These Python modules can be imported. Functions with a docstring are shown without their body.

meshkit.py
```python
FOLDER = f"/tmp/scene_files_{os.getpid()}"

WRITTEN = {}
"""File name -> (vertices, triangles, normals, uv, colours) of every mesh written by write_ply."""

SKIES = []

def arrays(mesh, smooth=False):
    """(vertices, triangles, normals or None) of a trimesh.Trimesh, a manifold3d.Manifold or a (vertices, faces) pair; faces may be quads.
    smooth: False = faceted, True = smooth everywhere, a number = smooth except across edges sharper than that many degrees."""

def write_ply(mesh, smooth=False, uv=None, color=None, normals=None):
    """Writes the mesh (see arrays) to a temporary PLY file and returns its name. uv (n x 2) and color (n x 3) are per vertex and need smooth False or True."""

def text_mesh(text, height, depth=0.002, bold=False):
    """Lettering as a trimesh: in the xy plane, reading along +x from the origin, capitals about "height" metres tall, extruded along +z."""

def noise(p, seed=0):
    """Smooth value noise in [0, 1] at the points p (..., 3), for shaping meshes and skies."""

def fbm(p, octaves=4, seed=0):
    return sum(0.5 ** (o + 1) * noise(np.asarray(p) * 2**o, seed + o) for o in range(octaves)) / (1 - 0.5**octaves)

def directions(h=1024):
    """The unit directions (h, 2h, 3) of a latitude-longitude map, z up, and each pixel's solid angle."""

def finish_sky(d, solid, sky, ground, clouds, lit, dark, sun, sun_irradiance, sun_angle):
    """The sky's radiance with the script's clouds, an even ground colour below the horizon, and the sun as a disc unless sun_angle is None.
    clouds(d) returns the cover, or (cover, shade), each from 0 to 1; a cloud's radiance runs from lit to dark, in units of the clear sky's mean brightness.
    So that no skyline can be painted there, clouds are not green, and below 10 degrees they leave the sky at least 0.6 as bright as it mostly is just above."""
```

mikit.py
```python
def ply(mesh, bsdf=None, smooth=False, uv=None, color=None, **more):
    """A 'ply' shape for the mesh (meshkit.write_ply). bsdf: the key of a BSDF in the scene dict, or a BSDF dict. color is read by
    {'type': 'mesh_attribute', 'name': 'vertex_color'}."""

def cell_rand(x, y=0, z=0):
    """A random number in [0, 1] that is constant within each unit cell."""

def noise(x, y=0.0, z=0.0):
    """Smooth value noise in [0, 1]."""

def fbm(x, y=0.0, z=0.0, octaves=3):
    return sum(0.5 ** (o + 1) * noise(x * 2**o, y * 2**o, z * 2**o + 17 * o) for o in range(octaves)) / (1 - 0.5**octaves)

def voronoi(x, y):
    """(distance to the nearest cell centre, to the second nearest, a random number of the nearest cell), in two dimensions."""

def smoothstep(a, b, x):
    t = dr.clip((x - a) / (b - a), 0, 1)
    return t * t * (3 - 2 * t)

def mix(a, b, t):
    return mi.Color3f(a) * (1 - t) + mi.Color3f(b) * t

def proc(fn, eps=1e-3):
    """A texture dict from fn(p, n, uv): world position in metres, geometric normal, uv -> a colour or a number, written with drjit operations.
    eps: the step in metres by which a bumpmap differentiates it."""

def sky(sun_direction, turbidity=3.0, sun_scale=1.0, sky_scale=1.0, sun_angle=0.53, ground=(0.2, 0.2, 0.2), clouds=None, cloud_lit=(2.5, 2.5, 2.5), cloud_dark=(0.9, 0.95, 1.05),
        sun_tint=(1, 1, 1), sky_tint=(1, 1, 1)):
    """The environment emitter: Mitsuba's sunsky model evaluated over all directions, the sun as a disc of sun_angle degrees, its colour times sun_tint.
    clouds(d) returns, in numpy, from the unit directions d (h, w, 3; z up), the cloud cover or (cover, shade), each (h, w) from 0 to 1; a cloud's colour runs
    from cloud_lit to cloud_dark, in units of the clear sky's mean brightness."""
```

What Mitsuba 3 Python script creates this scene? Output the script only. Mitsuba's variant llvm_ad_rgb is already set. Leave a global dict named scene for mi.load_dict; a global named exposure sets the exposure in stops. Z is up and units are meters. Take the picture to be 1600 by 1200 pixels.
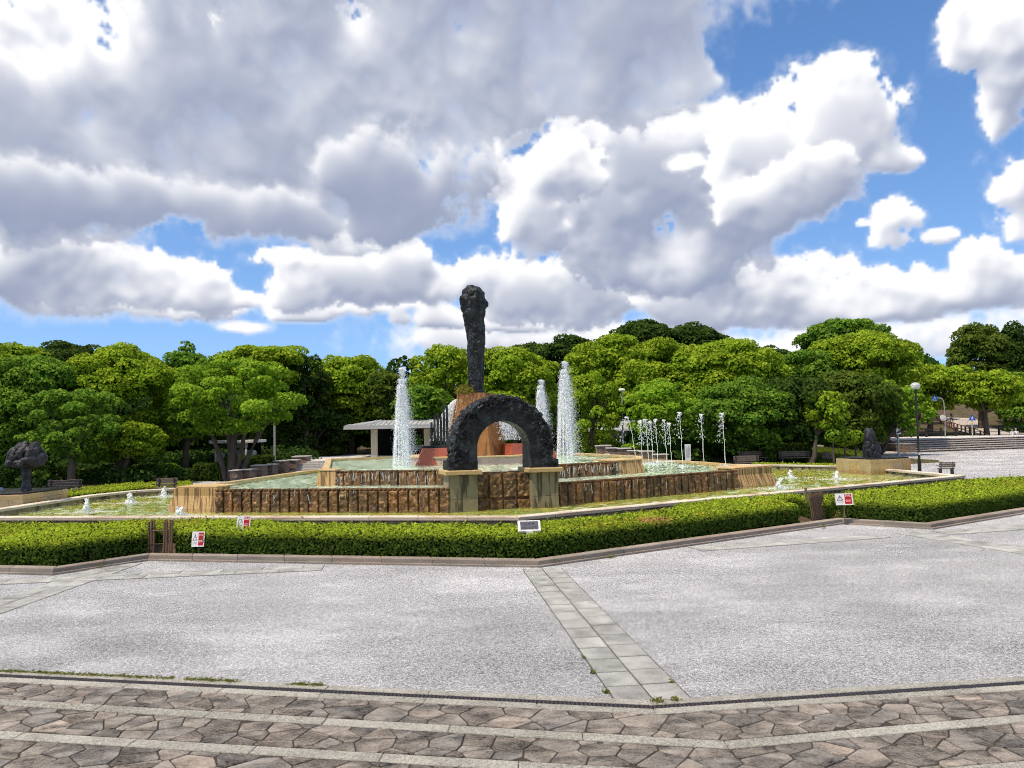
import math

import drjit as dr
import manifold3d as m3
import meshkit
import mikit
import mitsuba as mi
import numpy as np
import trimesh
from scipy.ndimage import gaussian_filter
from scipy.spatial import Voronoi
from shapely.geometry import LineString, Point, Polygon, box as sbox
from shapely.prepared import prep
from mikit import cell_rand, fbm, mix, noise, proc, smoothstep, voronoi

scene, labels = {}, {}

# ---------------------------------------------------------------- camera, sky, exposure
EYE, FOCAL = 2.9, 1200.0                              # eye height in metres; focal length in pixels of a 1600 x 1200 frame
PITCH, ROLL = math.atan(72 / FOCAL), math.radians(1.2)
CAM_F = np.array([0, math.cos(PITCH), math.sin(PITCH)])
CAM_U = math.cos(ROLL) * np.array([0, -math.sin(PITCH), math.cos(PITCH)]) + math.sin(ROLL) * np.array([1.0, 0, 0])
CAM_R = np.cross(CAM_F, CAM_U)
scene['camera'] = {'type': 'perspective', 'fov': 2 * math.degrees(math.atan(800 / FOCAL)), 'fov_axis': 'x', 'near_clip': .1, 'far_clip': 6000.0,
                   'to_world': mi.ScalarTransform4f().look_at([0, 0, EYE], list(np.array([0, 0, EYE]) + CAM_F), list(CAM_U))}
exposure = 1.3
SUN = (-.38, -.27, .885)

def sky_clouds(d):
    """Cumulus layers in azimuth / elevation (degrees): ellipses broken up by billowing noise; each is shaded by how much of its own
    cloud lies between a point and the sun (above left), stepped along the map's rows and columns."""
    az = np.degrees(np.arctan2(d[..., 0], d[..., 1]))
    el = np.degrees(np.arcsin(np.clip(d[..., 2], -1, 1)))
    m1 = np.array([[.80, .36, -.48], [-.6, .48, -.64], [0, .8, .6]])
    def octs(s, seed, n, fall, mode):
        o, a, t, p = 0, 1.0, 0, d * s
        for k in range(n):
            p = (p @ m1) * (2.07 if k else 1) + 11.3
            v = meshkit.noise(p, seed + k)
            o = o + a * (np.abs(2 * v - 1) if mode else v); t += a; a *= fall
        return o / t
    n1 = .42 - octs(13, 5, 5, .6, True)              # puffy: rounded lumps with creases between
    n2 = .42 - octs(5, 15, 3, .55, True)
    w1, w2 = octs(6, 77, 4, .5, False) - .5, octs(6, 91, 4, .5, False) - .5
    wis = octs(22, 55, 6, .66, False) - .5
    cover, shade = np.zeros(az.shape), np.zeros(az.shape)
    def layer(blobs, rough=1.0, soft=.3, warp=3.2, dark=1.0, base=0.0, lum=0.0, thick=1.0, reach=1.0, relief=1.0, emboss=1.0):
        nonlocal cover, shade
        X, Y = az + warp * 2 * w1, el + warp * 1.4 * w2
        F, D, ws = np.full(az.shape, -3.0), np.zeros(az.shape), np.zeros(az.shape) + 1e-6
        for (x, y, rx, ry, dk) in blobs:
            r2 = (((X - x + 180) % 360 - 180) / rx) ** 2 + ((Y - y) / ry) ** 2
            f = 1 - r2
            F = np.maximum(F, f) + .22 * np.exp(-4 * np.abs(F - f))
            w = np.exp(-2.5 * r2); ws += w; D += w * dk
        D = D / ws
        G = F + rough * (2.6 * n1 + 1.7 * wis + .9 * n2)
        c = np.clip(G / soft, 0, 1); c = c * c * (3 - 2 * c)
        rho = c * np.clip(.42 + .3 * F + relief * (2.0 * n1 + 1.1 * wis + 1.2 * n2), 0, 1.3)
        tau = 0
        for k in (1, 2, 4, 7, 11, 16):               # towards the sun: up and a little to the left
            r, q = int(round(k * reach)), int(round(k * .45 * reach))
            f = gaussian_filter(rho, .3 + .28 * k)
            up = np.roll(np.roll(f, r, 0), -q, 1)
            up[:r] = f[:r]
            tau = tau + up * (k ** .55)
            if k == 2: lit = f - up
            if k == 4: lit = lit + .8 * (f - up)
            if k == 11: lit = lit + .5 * (f - up)
        s = 1.06 * (1 - np.exp(-tau * .13 * dark))
        rim = 1 - np.clip(G / (.8 * thick), 0, 1)
        s = s - .6 * emboss * np.tanh(1.3 * lit) + D + base
        s = np.clip(s - .4 * rim * np.clip(.95 - s, 0, 1), 0, 1.4)
        s = np.where(s > .6, .6 + .4 * np.tanh((s - .6) / .5), s)
        veil = .55 * np.clip((G + .55) / .8, 0, 1) ** 1.5 * np.clip(.45 + 2.6 * wis, 0, 1)
        c = np.maximum(np.clip(c - .45 * rim * s, 0, 1), veil)          # shaded undersides fray out, lit tops stay crisp
        cover, shade = cover + c - cover * c, shade * (1 - c) + s * c
    def px(x, y, rx, ry, dk=0.0):                    # from 1600 x 1200 photo measures to degrees
        v = CAM_F + CAM_R * (x - 800) / 1200 - CAM_U * (y - 600) / 1200
        v = v / np.linalg.norm(v)
        return (np.degrees(np.arctan2(v[0], v[1])), np.degrees(np.arcsin(v[2])), rx / 21.0, ry / 21.0, dk)
    # the rest of the sky: the same broken cumulus all the way round
    rng = np.random.default_rng(4)
    rest = []
    for k in range(46):
        a, e = rng.uniform(-180, 180), rng.choice([7, 9, 14, 22, 32, 45, 60]) + rng.uniform(-2, 2)
        rx = rng.uniform(9, 17) * (1 + e / 60) / max(.35, np.cos(np.radians(e))); ry = rng.uniform(3.5, 6) * (1 + e / 40)
        if abs(a) - rx < 36 and e - ry < 34: continue
        rest.append((a, e, rx, ry, rng.uniform(-.1, .25)))
    layer(rest)
    # hazy banks above the horizon
    layer([px(1120, 548, 360, 26, .06), px(760, 530, 180, 30, .05), px(1440, 515, 150, 30, .04), px(980, 520, 200, 24, -.02), px(375, 508, 34, 9), px(1290, 520, 90, 22, -.1)], rough=.9, soft=1.3, warp=1.5, dark=.5, emboss=.7)
    # low cumulus rows
    layer([px(150, 470, 230, 20, .05), px(60, 455, 110, 34, .05)], warp=1.4, soft=.8, dark=.6)
    layer([px(40, 400, 70, 40), px(110, 392, 60, 34), px(170, 420, 70, 40), px(250, 420, 60, 34), px(60, 435, 120, 36), px(225, 450, 80, 26), px(330, 450, 40, 30), px(380, 466, 26, 12)], warp=1.3, dark=.5, reach=.8, rough=1.25)
    layer([px(560, 478, 140, 16, .05), px(740, 500, 150, 18, .05), px(480, 490, 50, 12)], warp=1.3, soft=.8, dark=.55)
    layer([px(455, 405, 52, 15), px(470, 445, 44, 30), px(540, 430, 56, 34), px(640, 420, 46, 36), px(600, 452, 80, 26), px(700, 445, 60, 28), px(770, 450, 70, 40), px(850, 452, 70, 40), px(930, 465, 80, 32), px(890, 425, 40, 22)], warp=1.3, dark=.48, reach=.8, rough=1.3)
    layer([px(1130, 440, 62, 40), px(1080, 470, 80, 32), px(1200, 465, 80, 30), px(1290, 418, 56, 36), px(1330, 455, 70, 30), px(1250, 490, 150, 18, .05), px(1400, 440, 40, 28), px(1410, 480, 60, 18), px(1480, 455, 60, 28), px(1515, 410, 26, 24), px(1565, 440, 60, 26)], warp=1.3, dark=.48, reach=.8, rough=1.3)
    # the tall cumulus right of the middle
    layer([px(930, 280, 130, 90), px(1050, 290, 150, 90, .06), px(1060, 400, 120, 46, .22), px(1110, 225, 105, 50, -.1), px(1120, 350, 120, 56, .16), px(960, 370, 90, 50, .12)], warp=2.0, dark=.5, rough=1.1)
    layer([px(828, 345, 44, 46, -.1), px(880, 255, 60, 46, -.15)], warp=1.2, dark=.55, rough=1.2)
    layer([px(1280, 200, 100, 66, -.2), px(1200, 260, 70, 60, -.15), px(1350, 150, 26, 26, -.2), px(1330, 240, 60, 40, -.15), px(1405, 256, 34, 14, -.15)], warp=1.8, dark=.42, rough=1.25)
    layer([px(1245, 318, 95, 42, -.02), px(1290, 280, 50, 34, -.05)], warp=1.2, dark=.75, reach=.8)
    layer([px(1085, 262, 26, 14, -.1)], warp=2.0, soft=1.2, dark=.4)
    layer([px(1408, 345, 26, 26), px(1398, 370, 30, 22), px(1462, 372, 18, 9), px(1560, 40, 62, 46), px(1585, 125, 46, 50), px(1597, 312, 38, 48), px(1362, 357, 10, 7), px(1505, 30, 30, 26)], warp=1.4, dark=.6, rough=1.2)
    # the large grey cloud overhead: bright broken edges behind, grey masses in front
    layer([px(60, 110, 100, 90, -.3), px(40, 230, 110, 80, -.2), px(250, 60, 120, 60, -.25), px(430, 275, 90, 60, -.35), px(545, 365, 70, 24, -.2), px(785, 150, 40, 66, -.3), px(560, 40, 160, 60, -.15)], rough=1.25, warp=2.0, dark=.3)
    layer([px(260, 120, 130, 85, .0), px(130, 250, 150, 40, .08), px(700, 60, 200, 110, .02), px(620, 170, 130, 80, .05), px(960, 60, 150, 90, .08), px(1080, 90, 60, 56), px(420, 170, 150, 80, .06), px(560, -70, 700, 90, .0), px(230, 190, 200, 80, .05), px(330, 250, 160, 60, .05), px(90, 330, 140, 40), px(470, 95, 110, 70, .02), px(133, 190, 70, 40), px(660, 240, 60, 40), px(527, 320, 50, 30), px(992, 140, 60, 40)], rough=1.0, soft=.55, warp=2.3, dark=.62, base=.05, thick=1.4, relief=.8, emboss=.5, reach=.8)
    layer([px(170, 312, 230, 40, .12), px(400, 345, 150, 34, .1), px(640, 290, 120, 66, .1), px(560, 250, 60, 50, .05), px(640, 350, 80, 30, .1), px(30, 300, 120, 44, .1)], rough=.95, soft=.9, warp=2.0, dark=.8, base=.16, thick=.9, relief=.8, emboss=.35, reach=.9)
    return cover, shade


scene['sky'] = mikit.sky(SUN, turbidity=2.6, clouds=sky_clouds, cloud_lit=(2.85, 2.85, 2.9), cloud_dark=(.80, .95, 1.36), ground=(.22, .22, .2), sky_tint=(1.28, 1.52, 1.78))


# ---------------------------------------------------------------- measuring and building helpers
def ray(x, y):
    return CAM_F + CAM_R * (x - 800) / FOCAL - CAM_U * (y - 600) / FOCAL


def at(x, y, z=0.0):
    """The point at height z seen at (x, y) of the 1600 x 1200 photograph: how the ground plan was surveyed."""
    d = ray(x, y)
    return (d * (z - EYE) / d[2])[:2]


def far(x, y, Y):
    """The point at distance Y seen at (x, y) of the photograph."""
    d = ray(x, y)
    return np.array([0, 0, EYE]) + d * Y / d[1]


def key(name):
    k, n = name, 1
    while k in scene or k in labels or k in taken:
        k = f'{name}_{n:03d}'
        n += 1
    taken.add(k)
    return k


taken = set()


def put(name, mesh, bsdf, parent=None, smooth=False, uv=None, color=None, normals=None, label=None, kind=None):
    k = key(f'{parent}__{name}' if parent else name)
    if normals is not None:
        path = meshkit.write_ply(mesh, False, uv, color, normals=normals)
        scene[k] = {'type': 'ply', 'filename': path, 'face_normals': False, 'bsdf': {'type': 'ref', 'id': bsdf}}
    else:
        scene[k] = mikit.ply(mesh, bsdf, smooth=smooth, uv=uv, color=color)
    if label or kind:
        labels[k] = {**({'label': label} if label else {}), **({'kind': kind} if kind else {})}
    return k


def thing(name, label, cat, group=None, kind=None):
    k = key(name)
    labels[k] = {'label': label, **({'category': cat} if cat else {}), **({'group': group} if group else {}), **({'kind': kind} if kind else {})}
    return k


def tag(k, label, cat=None, group=None, kind=None):
    labels[k] = {'label': label, **({'category': cat} if cat else {}), **({'group': group} if group else {}), **({'kind': kind} if kind else {})}
    return k


def join(*ms):
    vs, fs, n = [], [], 0
    for m in ms:
        v, f = arr(m)
        vs.append(v); fs.append(f + n); n += len(v)
    return np.vstack(vs), np.vstack(fs)


def arr(m):
    if hasattr(m, 'to_mesh'):
        m = m.to_mesh()
        return np.array(m.vert_properties[:, :3], float), np.array(m.tri_verts)
    if hasattr(m, 'vertices'):
        return np.array(m.vertices), np.array(m.faces)
    v, f = np.asarray(m[0], float), np.asarray(m[1], int)
    return v, (np.vstack([f[:, [0, 1, 2]], f[:, [0, 2, 3]]]) if f.shape[1] == 4 else f)


def rot2(a):
    c, s = math.cos(a), math.sin(a)
    return np.array([[c, -s], [s, c]])


def move(m, loc=(0, 0, 0), rz=0.0, scale=1.0):
    v, f = arr(m)
    v = v * scale
    v[:, :2] = v[:, :2] @ rot2(math.radians(rz)).T
    return v + np.asarray(loc, float), f


def prism(poly, z0, z1, bev=0.0, top=None):
    """An upright block over a roughly convex polygon, its top edge chamfered; z1 may be one height per corner."""
    p = np.asarray(poly, float)
    a = np.sum(p[:, 0] * np.roll(p[:, 1], -1) - np.roll(p[:, 0], -1) * p[:, 1])
    if a < 0:
        p = p[::-1]
        if np.ndim(z1): z1 = np.asarray(z1)[::-1]
        if np.ndim(z0): z0 = np.asarray(z0)[::-1]
    n = len(p)
    z0, z1 = np.broadcast_to(z0, n).astype(float), np.broadcast_to(z1, n).astype(float)
    rings = [np.c_[p, z0]]
    if bev:
        e = np.roll(p, -1, 0) - p
        e /= np.linalg.norm(e, axis=1, keepdims=True) + 1e-9
        nin = np.c_[-e[:, 1], e[:, 0]]
        nb = np.roll(nin, 1, 0) + nin
        nb = nb / np.maximum((nb ** 2).sum(1, keepdims=True) / 2, .35)
        rings += [np.c_[p, z1 - bev], np.c_[p + nb * bev, z1]]
    else:
        rings += [np.c_[p, z1]]
    v = np.vstack(rings)
    f = []
    for r in range(len(rings) - 1):
        for i in range(n):
            j = (i + 1) % n
            f += [[r * n + i, r * n + j, (r + 1) * n + j], [r * n + i, (r + 1) * n + j, (r + 1) * n + i]]
    c = len(v)
    v = np.vstack([v, v[-n:].mean(0), rings[0].mean(0)])
    o = (len(rings) - 1) * n
    for i in range(n):
        j = (i + 1) % n
        f += [[o + i, o + j, c], [j, i, c + 1]]
    return v, np.array(f)


def block(x0, y0, z0, x1, y1, z1, bev=0.01):
    return prism([(x0, y0), (x1, y0), (x1, y1), (x0, y1)], z0, z1, bev)


def sheet(poly, z, hole=None):
    """A flat sheet over any polygon."""
    s = Polygon(poly, [hole] if hole is not None else None)
    v, f = trimesh.creation.triangulate_polygon(s, engine='earcut')
    f = np.array(f)
    a, b = v[f[:, 1]] - v[f[:, 0]], v[f[:, 2]] - v[f[:, 0]]
    w = a[:, 0] * b[:, 1] - a[:, 1] * b[:, 0]
    f[w < 0] = f[w < 0][:, ::-1]
    return np.c_[v, np.full(len(v), z)], f


def solid(poly, z0, z1):
    s = Polygon(poly)
    m = trimesh.creation.extrude_polygon(s, z1 - z0, engine='earcut')
    m.apply_translation([0, 0, z0])
    return arr(m)


def mitre(line, d, closed=False):
    """The polyline moved d to its left."""
    p = np.asarray(line, float)
    if closed:
        e = np.roll(p, -1, 0) - p
    else:
        e = np.diff(p, axis=0)
    e = e / np.linalg.norm(e, axis=1, keepdims=True)
    nl = np.c_[-e[:, 1], e[:, 0]]
    if closed:
        a, b = np.roll(nl, 1, 0), nl
    else:
        a, b = np.vstack([nl[:1], nl]), np.vstack([nl, nl[-1:]])
    m = a + b
    m = m / np.maximum((m ** 2).sum(1, keepdims=True) / 2, .3)
    return p + m * d


def pieces(line, d0, d1, length, gap, closed=False, rng=None):
    """Quads of about the given length along a strip between two offsets of a polyline, mitred at its corners."""
    A, B = mitre(line, d0, closed), mitre(line, d1, closed)
    n = len(A) if closed else len(A) - 1
    for i in range(n):
        a0, a1, b0, b1 = A[i], A[(i + 1) % len(A)], B[i], B[(i + 1) % len(B)]
        L = np.linalg.norm(a1 - a0)
        k = max(1, int(round(L / length)))
        g = gap / L / 2
        for j in range(k):
            s, t = j / k + g, (j + 1) / k - g
            yield np.array([a0 + (a1 - a0) * s, a0 + (a1 - a0) * t, b0 + (b1 - b0) * t, b0 + (b1 - b0) * s])


def tube(points, radii, sides=8, cap=True):
    p = np.asarray(points, float)
    r = np.broadcast_to(np.asarray(radii, float), (len(p),))
    t = np.gradient(p, axis=0) if len(p) > 1 else p
    t = t / (np.linalg.norm(t, axis=1, keepdims=True) + 1e-12)
    ref = np.where(np.abs(t[:, 2:]) < .9, [0, 0, 1.0], [1.0, 0, 0])
    a = np.cross(t, ref); a /= np.linalg.norm(a, axis=1, keepdims=True) + 1e-12
    b = np.cross(t, a)
    g = np.arange(sides) * 2 * np.pi / sides
    v = (p[:, None] + r[:, None, None] * (np.cos(g)[None, :, None] * a[:, None] + np.sin(g)[None, :, None] * b[:, None])).reshape(-1, 3)
    i, j = np.meshgrid(np.arange(len(p) - 1), np.arange(sides), indexing='ij')
    q = np.stack([i * sides + j, (i + 1) * sides + j, (i + 1) * sides + (j + 1) % sides, i * sides + (j + 1) % sides], -1).reshape(-1, 4)
    f = np.vstack([q[:, [0, 1, 2]], q[:, [0, 2, 3]]])
    if cap:
        n = len(v)
        v = np.vstack([v, p[0], p[-1]])
        k = np.arange(sides)
        o = (len(p) - 1) * sides
        f = np.vstack([f, np.c_[k, (k + 1) % sides, k * 0 + n], np.c_[o + (k + 1) % sides, o + k, k * 0 + n + 1]])
    return v, f


def lathe(profile, sides=24):
    p = np.asarray(profile, float)
    return tube(np.c_[p[:, 0] * 0, p[:, 0] * 0, p[:, 1]], p[:, 0], sides)


def grid_faces(n, m, wrap=False):
    i, j = np.meshgrid(np.arange(n - 1), np.arange(m if wrap else m - 1), indexing='ij')
    k = (j + 1) % m
    q = np.stack([i * m + j, i * m + k, (i + 1) * m + k, (i + 1) * m + j], -1).reshape(-1, 4)
    return np.vstack([q[:, [0, 1, 2]], q[:, [0, 2, 3]]])


def strokes(lines, w, depth=.002):
    """Lettering and emblems from pen strokes: [(points), ...] in the xy plane."""
    from shapely import union_all
    g = union_all([LineString(l).buffer(w / 2, cap_style=2, quad_segs=2) for l in lines])
    return arr(trimesh.util.concatenate([trimesh.creation.extrude_polygon(q, depth, engine='earcut') for q in getattr(g, 'geoms', [g])]))


def onto(m, origin, ux, uy):
    """Puts a mesh made in the xy plane onto a plane with the given axes (its z becomes their cross product)."""
    v, f = arr(m)
    ux, uy = np.asarray(ux, float), np.asarray(uy, float)
    return np.asarray(origin, float) + v[:, :1] * ux + v[:, 1:2] * uy + v[:, 2:3] * np.cross(ux, uy), f


# ---------------------------------------------------------------- materials
def two(b):
    return {'type': 'twosided', 'bsdf': b}


def rough_mat(name, fn, rough=.8, spec=.3, bump=None, scale=1.0, eps=2e-3):
    b = {'type': 'principled', 'base_color': proc(fn), 'roughness': rough, 'specular': spec}
    if bump is not None:
        b = {'type': 'bumpmap', 'arbitrary': proc(bump, eps), 'scale': scale, 'bsdf': b}
    scene[name] = two(b)


def plain(name, rgb, rough=.7, spec=.3, metal=0.0):
    scene[name] = two({'type': 'principled', 'base_color': {'type': 'rgb', 'value': list(rgb)}, 'roughness': rough, 'specular': spec, 'metallic': metal})


def aggregate(p, n, uv):
    a = cell_rand(p.x * 80 + noise(p.x * 30, p.y * 30) * 1.5, p.y * 80 + noise(p.x * 30, p.y * 30, 7) * 1.5)
    b = cell_rand(p.x * 33 + 3 + noise(p.x * 15, p.y * 15), p.y * 33 + 8)
    stain = .6 * fbm(p.x * .35, p.y * .5, 3, 4) + .4 * fbm(p.x * .5 + p.y * .9, p.y * 1.6 - p.x * .3, 8, 4)
    v = .15 + .36 * a * a * a + .19 * b + .28 * (stain - .5) + .08 * smoothstep(.45, .8, fbm(p.x * .9 + 4, p.y * 1.6, 1, 3))
    return mi.Color3f(v * .89, v * .915, v * .945)


rough_mat('pavement_stone', aggregate, .85, .2)


def slab_stone(p, n, uv):
    v = .34 + .09 * (uv.x - .5) + .34 * (fbm(p.x * 4 + uv.x * 50, p.y * 4, 0, 4) - .5) + .1 * (noise(p.x * 90, p.y * 90, p.z * 90) - .5)
    return mix((v * .94, v * .985, v * .93), (v * .98, v * 1.0, v * .95), uv.y)


rough_mat('slab_granite', slab_stone, .8, .25)


def pale_granite(p, n, uv):
    v = .33 + .08 * (uv.x - .5) + .30 * (noise(p.x * 110, p.y * 110, p.z * 110) - .5) + .22 * (noise(p.x * 45, p.y * 45, p.z * 45 + 5) - .5) + .16 * (fbm(p.x * 3, p.y * 3, p.z * 3, 3) - .5)
    return mi.Color3f(v * .99, v * .98, v * .86)


rough_mat('band_granite', pale_granite, .8, .25)


def flag(p, n, uv):
    q = fbm(p.x * 5 + uv.x * 40, p.y * 9 + uv.y * 30, 0, 4)
    base = mix((.20, .178, .152), (.165, .155, .14), smoothstep(.3, .85, uv.x))
    base = mix(base, (.25, .215, .18), smoothstep(.75, 1.0, uv.y))
    dirt = smoothstep(.42, .68, fbm(p.x * 2.4 + 9 + uv.x * 60, p.y * 3.4 + uv.y * 40, 2, 4))
    g = 1.6 * (.62 + 1.25 * (q - .42)) * (1 - .42 * dirt) + .6 * (noise(p.x * 45, p.y * 90, 3) - .5) + .5 * (noise(p.x * 110, p.y * 110, 3) - .5)
    return base * g


rough_mat('flag_stone', flag, .75, .35, lambda p, n, uv: fbm(p.x * 16 + uv.x * 9, p.y * 26, 0, 4), .008)
plain('mortar', (.065, .058, .05), .95, .1)


def kerb_stone(p, n, uv):
    v = .25 + .07 * (uv.x - .5) + .12 * (noise(p.x * 80, p.y * 80, p.z * 80) - .5) + .16 * (fbm(p.x * 2, p.y * 2, p.z * 9, 3) - .5)
    return mix((v * 1.12, v * .92, v * .76), (v * 1.05, v * .96, v * .84), uv.y)


rough_mat('kerb_granite', kerb_stone, .75, .3)


def coping(p, n, uv):
    stain = smoothstep(.45, .75, fbm(p.x * 1.3, p.y * 1.3, p.z * 6 + 2, 4))
    v = .60 + .1 * (uv.x - .5) + .14 * (noise(p.x * 60, p.y * 60, p.z * 60) - .5)
    return mix((v * 1.02, v * .91, v * .74), (v * .62, v * .45, v * .28), stain * .7)


rough_mat('coping_stone', coping, .7, .3)


def tier_stone(p, n, uv):
    q = fbm(p.x * 9 + uv.x * 20, p.y * 9, p.z * 9, 4)
    a = mix((.25, .12, .042), (.15, .088, .042), uv.x)
    a = mix(a, (.38, .22, .085), smoothstep(.55, .75, q))
    wet = smoothstep(.45, .7, fbm(p.x * 5 + 3, p.y * 5, p.z * 1.2, 3))
    return a * (.45 + 1.1 * q) * (1 - .6 * wet)


rough_mat('tier_rock', tier_stone, .5, .5, lambda p, n, uv: fbm(p.x * 22, p.y * 22, p.z * 22, 4), .02)


def streaky(p, n, uv):
    h = p.x * .94 + p.y * .34
    st = fbm(h * 20, 0, p.z * 1.1, 4)
    st2 = fbm(h * 48 + 5, 3, p.z * 1.8, 3)
    a = mix((.46, .27, .09), (.56, .40, .19), st2)
    a = mix(a, (.13, .065, .025), smoothstep(.44, .64, st) * .85)
    return a


rough_mat('streaked_stone', streaky, .6, .4)


def pier_fn(p, n, uv):
    h = p.x * .94 + p.y * .34
    st = fbm(h * 10 + 2, 0, p.z * .8, 4)
    a = mix((.30, .26, .16), (.22, .18, .10), fbm(p.x * 6, p.y * 6, p.z * 6, 3))
    return mix(a, (.045, .035, .022), smoothstep(.5, .68, st) * .85)


rough_mat('pier_stone', pier_fn, .65, .35)


def yellow_block(p, n, uv):
    h = p.x * .7 + p.y * .7
    a = mix((.52, .35, .14), (.46, .38, .22), uv.x)
    a = a * (.85 + .3 * fbm(p.x * 5, p.y * 5, p.z * 5, 3))
    return mix(a, (.30, .12, .03), smoothstep(.62, .3, p.z + .12 * noise(h * 8)) * .55)


rough_mat('ochre_stone', yellow_block, .6, .35)


def rust(p, n, uv):
    h = p.x * .8 - p.y * .6
    st = fbm(h * 7, 1, p.z * .6, 4)
    a = mix((.30, .115, .03), (.36, .18, .06), fbm(p.x * 4, p.y * 4, p.z * 4, 3))
    return mix(a, (.12, .06, .03), smoothstep(.5, .68, st) * .8) * (.8 + .4 * noise(p.x * 30, p.y * 30, p.z * 30))


rough_mat('rust_stone', rust, .6, .35, lambda p, n, uv: fbm(p.x * 9, p.y * 9, p.z * 9, 3), .015)


def red_gran(p, n, uv):
    v = .75 + .5 * noise(p.x * 60, p.y * 60, p.z * 60)
    return mix((.42, .085, .04), (.36, .12, .08), fbm(p.x * 3, p.y * 3, p.z * 3, 3)) * v


rough_mat('red_granite', red_gran, .45, .5)


def pink_gran(p, n, uv):
    v = noise(p.x * 42, p.y * 42, p.z * 42)
    return mix((.46, .28, .22), (.55, .45, .40), v) * (.8 + .4 * fbm(p.x * 4, p.y * 4, p.z * 4, 3))


rough_mat('pink_stone', pink_gran, .6, .4)


def dark_rock(p, n, uv):
    q = fbm(p.x * 3, p.y * 3, p.z * 3, 4)
    a = mix((.007, .008, .012), (.03, .036, .042), smoothstep(.4, .75, q))
    return mix(a, (.055, .07, .068), .5 * smoothstep(.5, .72, fbm(p.x * 7 + 3, p.y * 7, p.z * 1.6, 4)))


rough_mat('bronze_rock', dark_rock, .52, .35, lambda p, n, uv: fbm(p.x * 16, p.y * 16, p.z * 16, 4), .012)


def grey_rock(p, n, uv):
    q = fbm(p.x * 5, p.y * 5, p.z * 5, 4)
    return mix((.016, .017, .021), (.048, .048, .055), smoothstep(.35, .7, q))


rough_mat('grey_bronze', grey_rock, .55, .45)
plain('black_slab', (.012, .012, .014), .3, .5)


def algae(p, n, uv):
    q = fbm(p.x * .8, p.y * 1.6, 0, 4)
    r = fbm(p.x * 3 + 5, p.y * 6, 1, 3)
    a = mix((.35, .36, .055), (.26, .37, .085), smoothstep(.3, .7, q))
    return mix(a, (.44, .27, .04), smoothstep(.55, .75, r) * .6)


rough_mat('pool_floor', algae, .9, .1)


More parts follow.
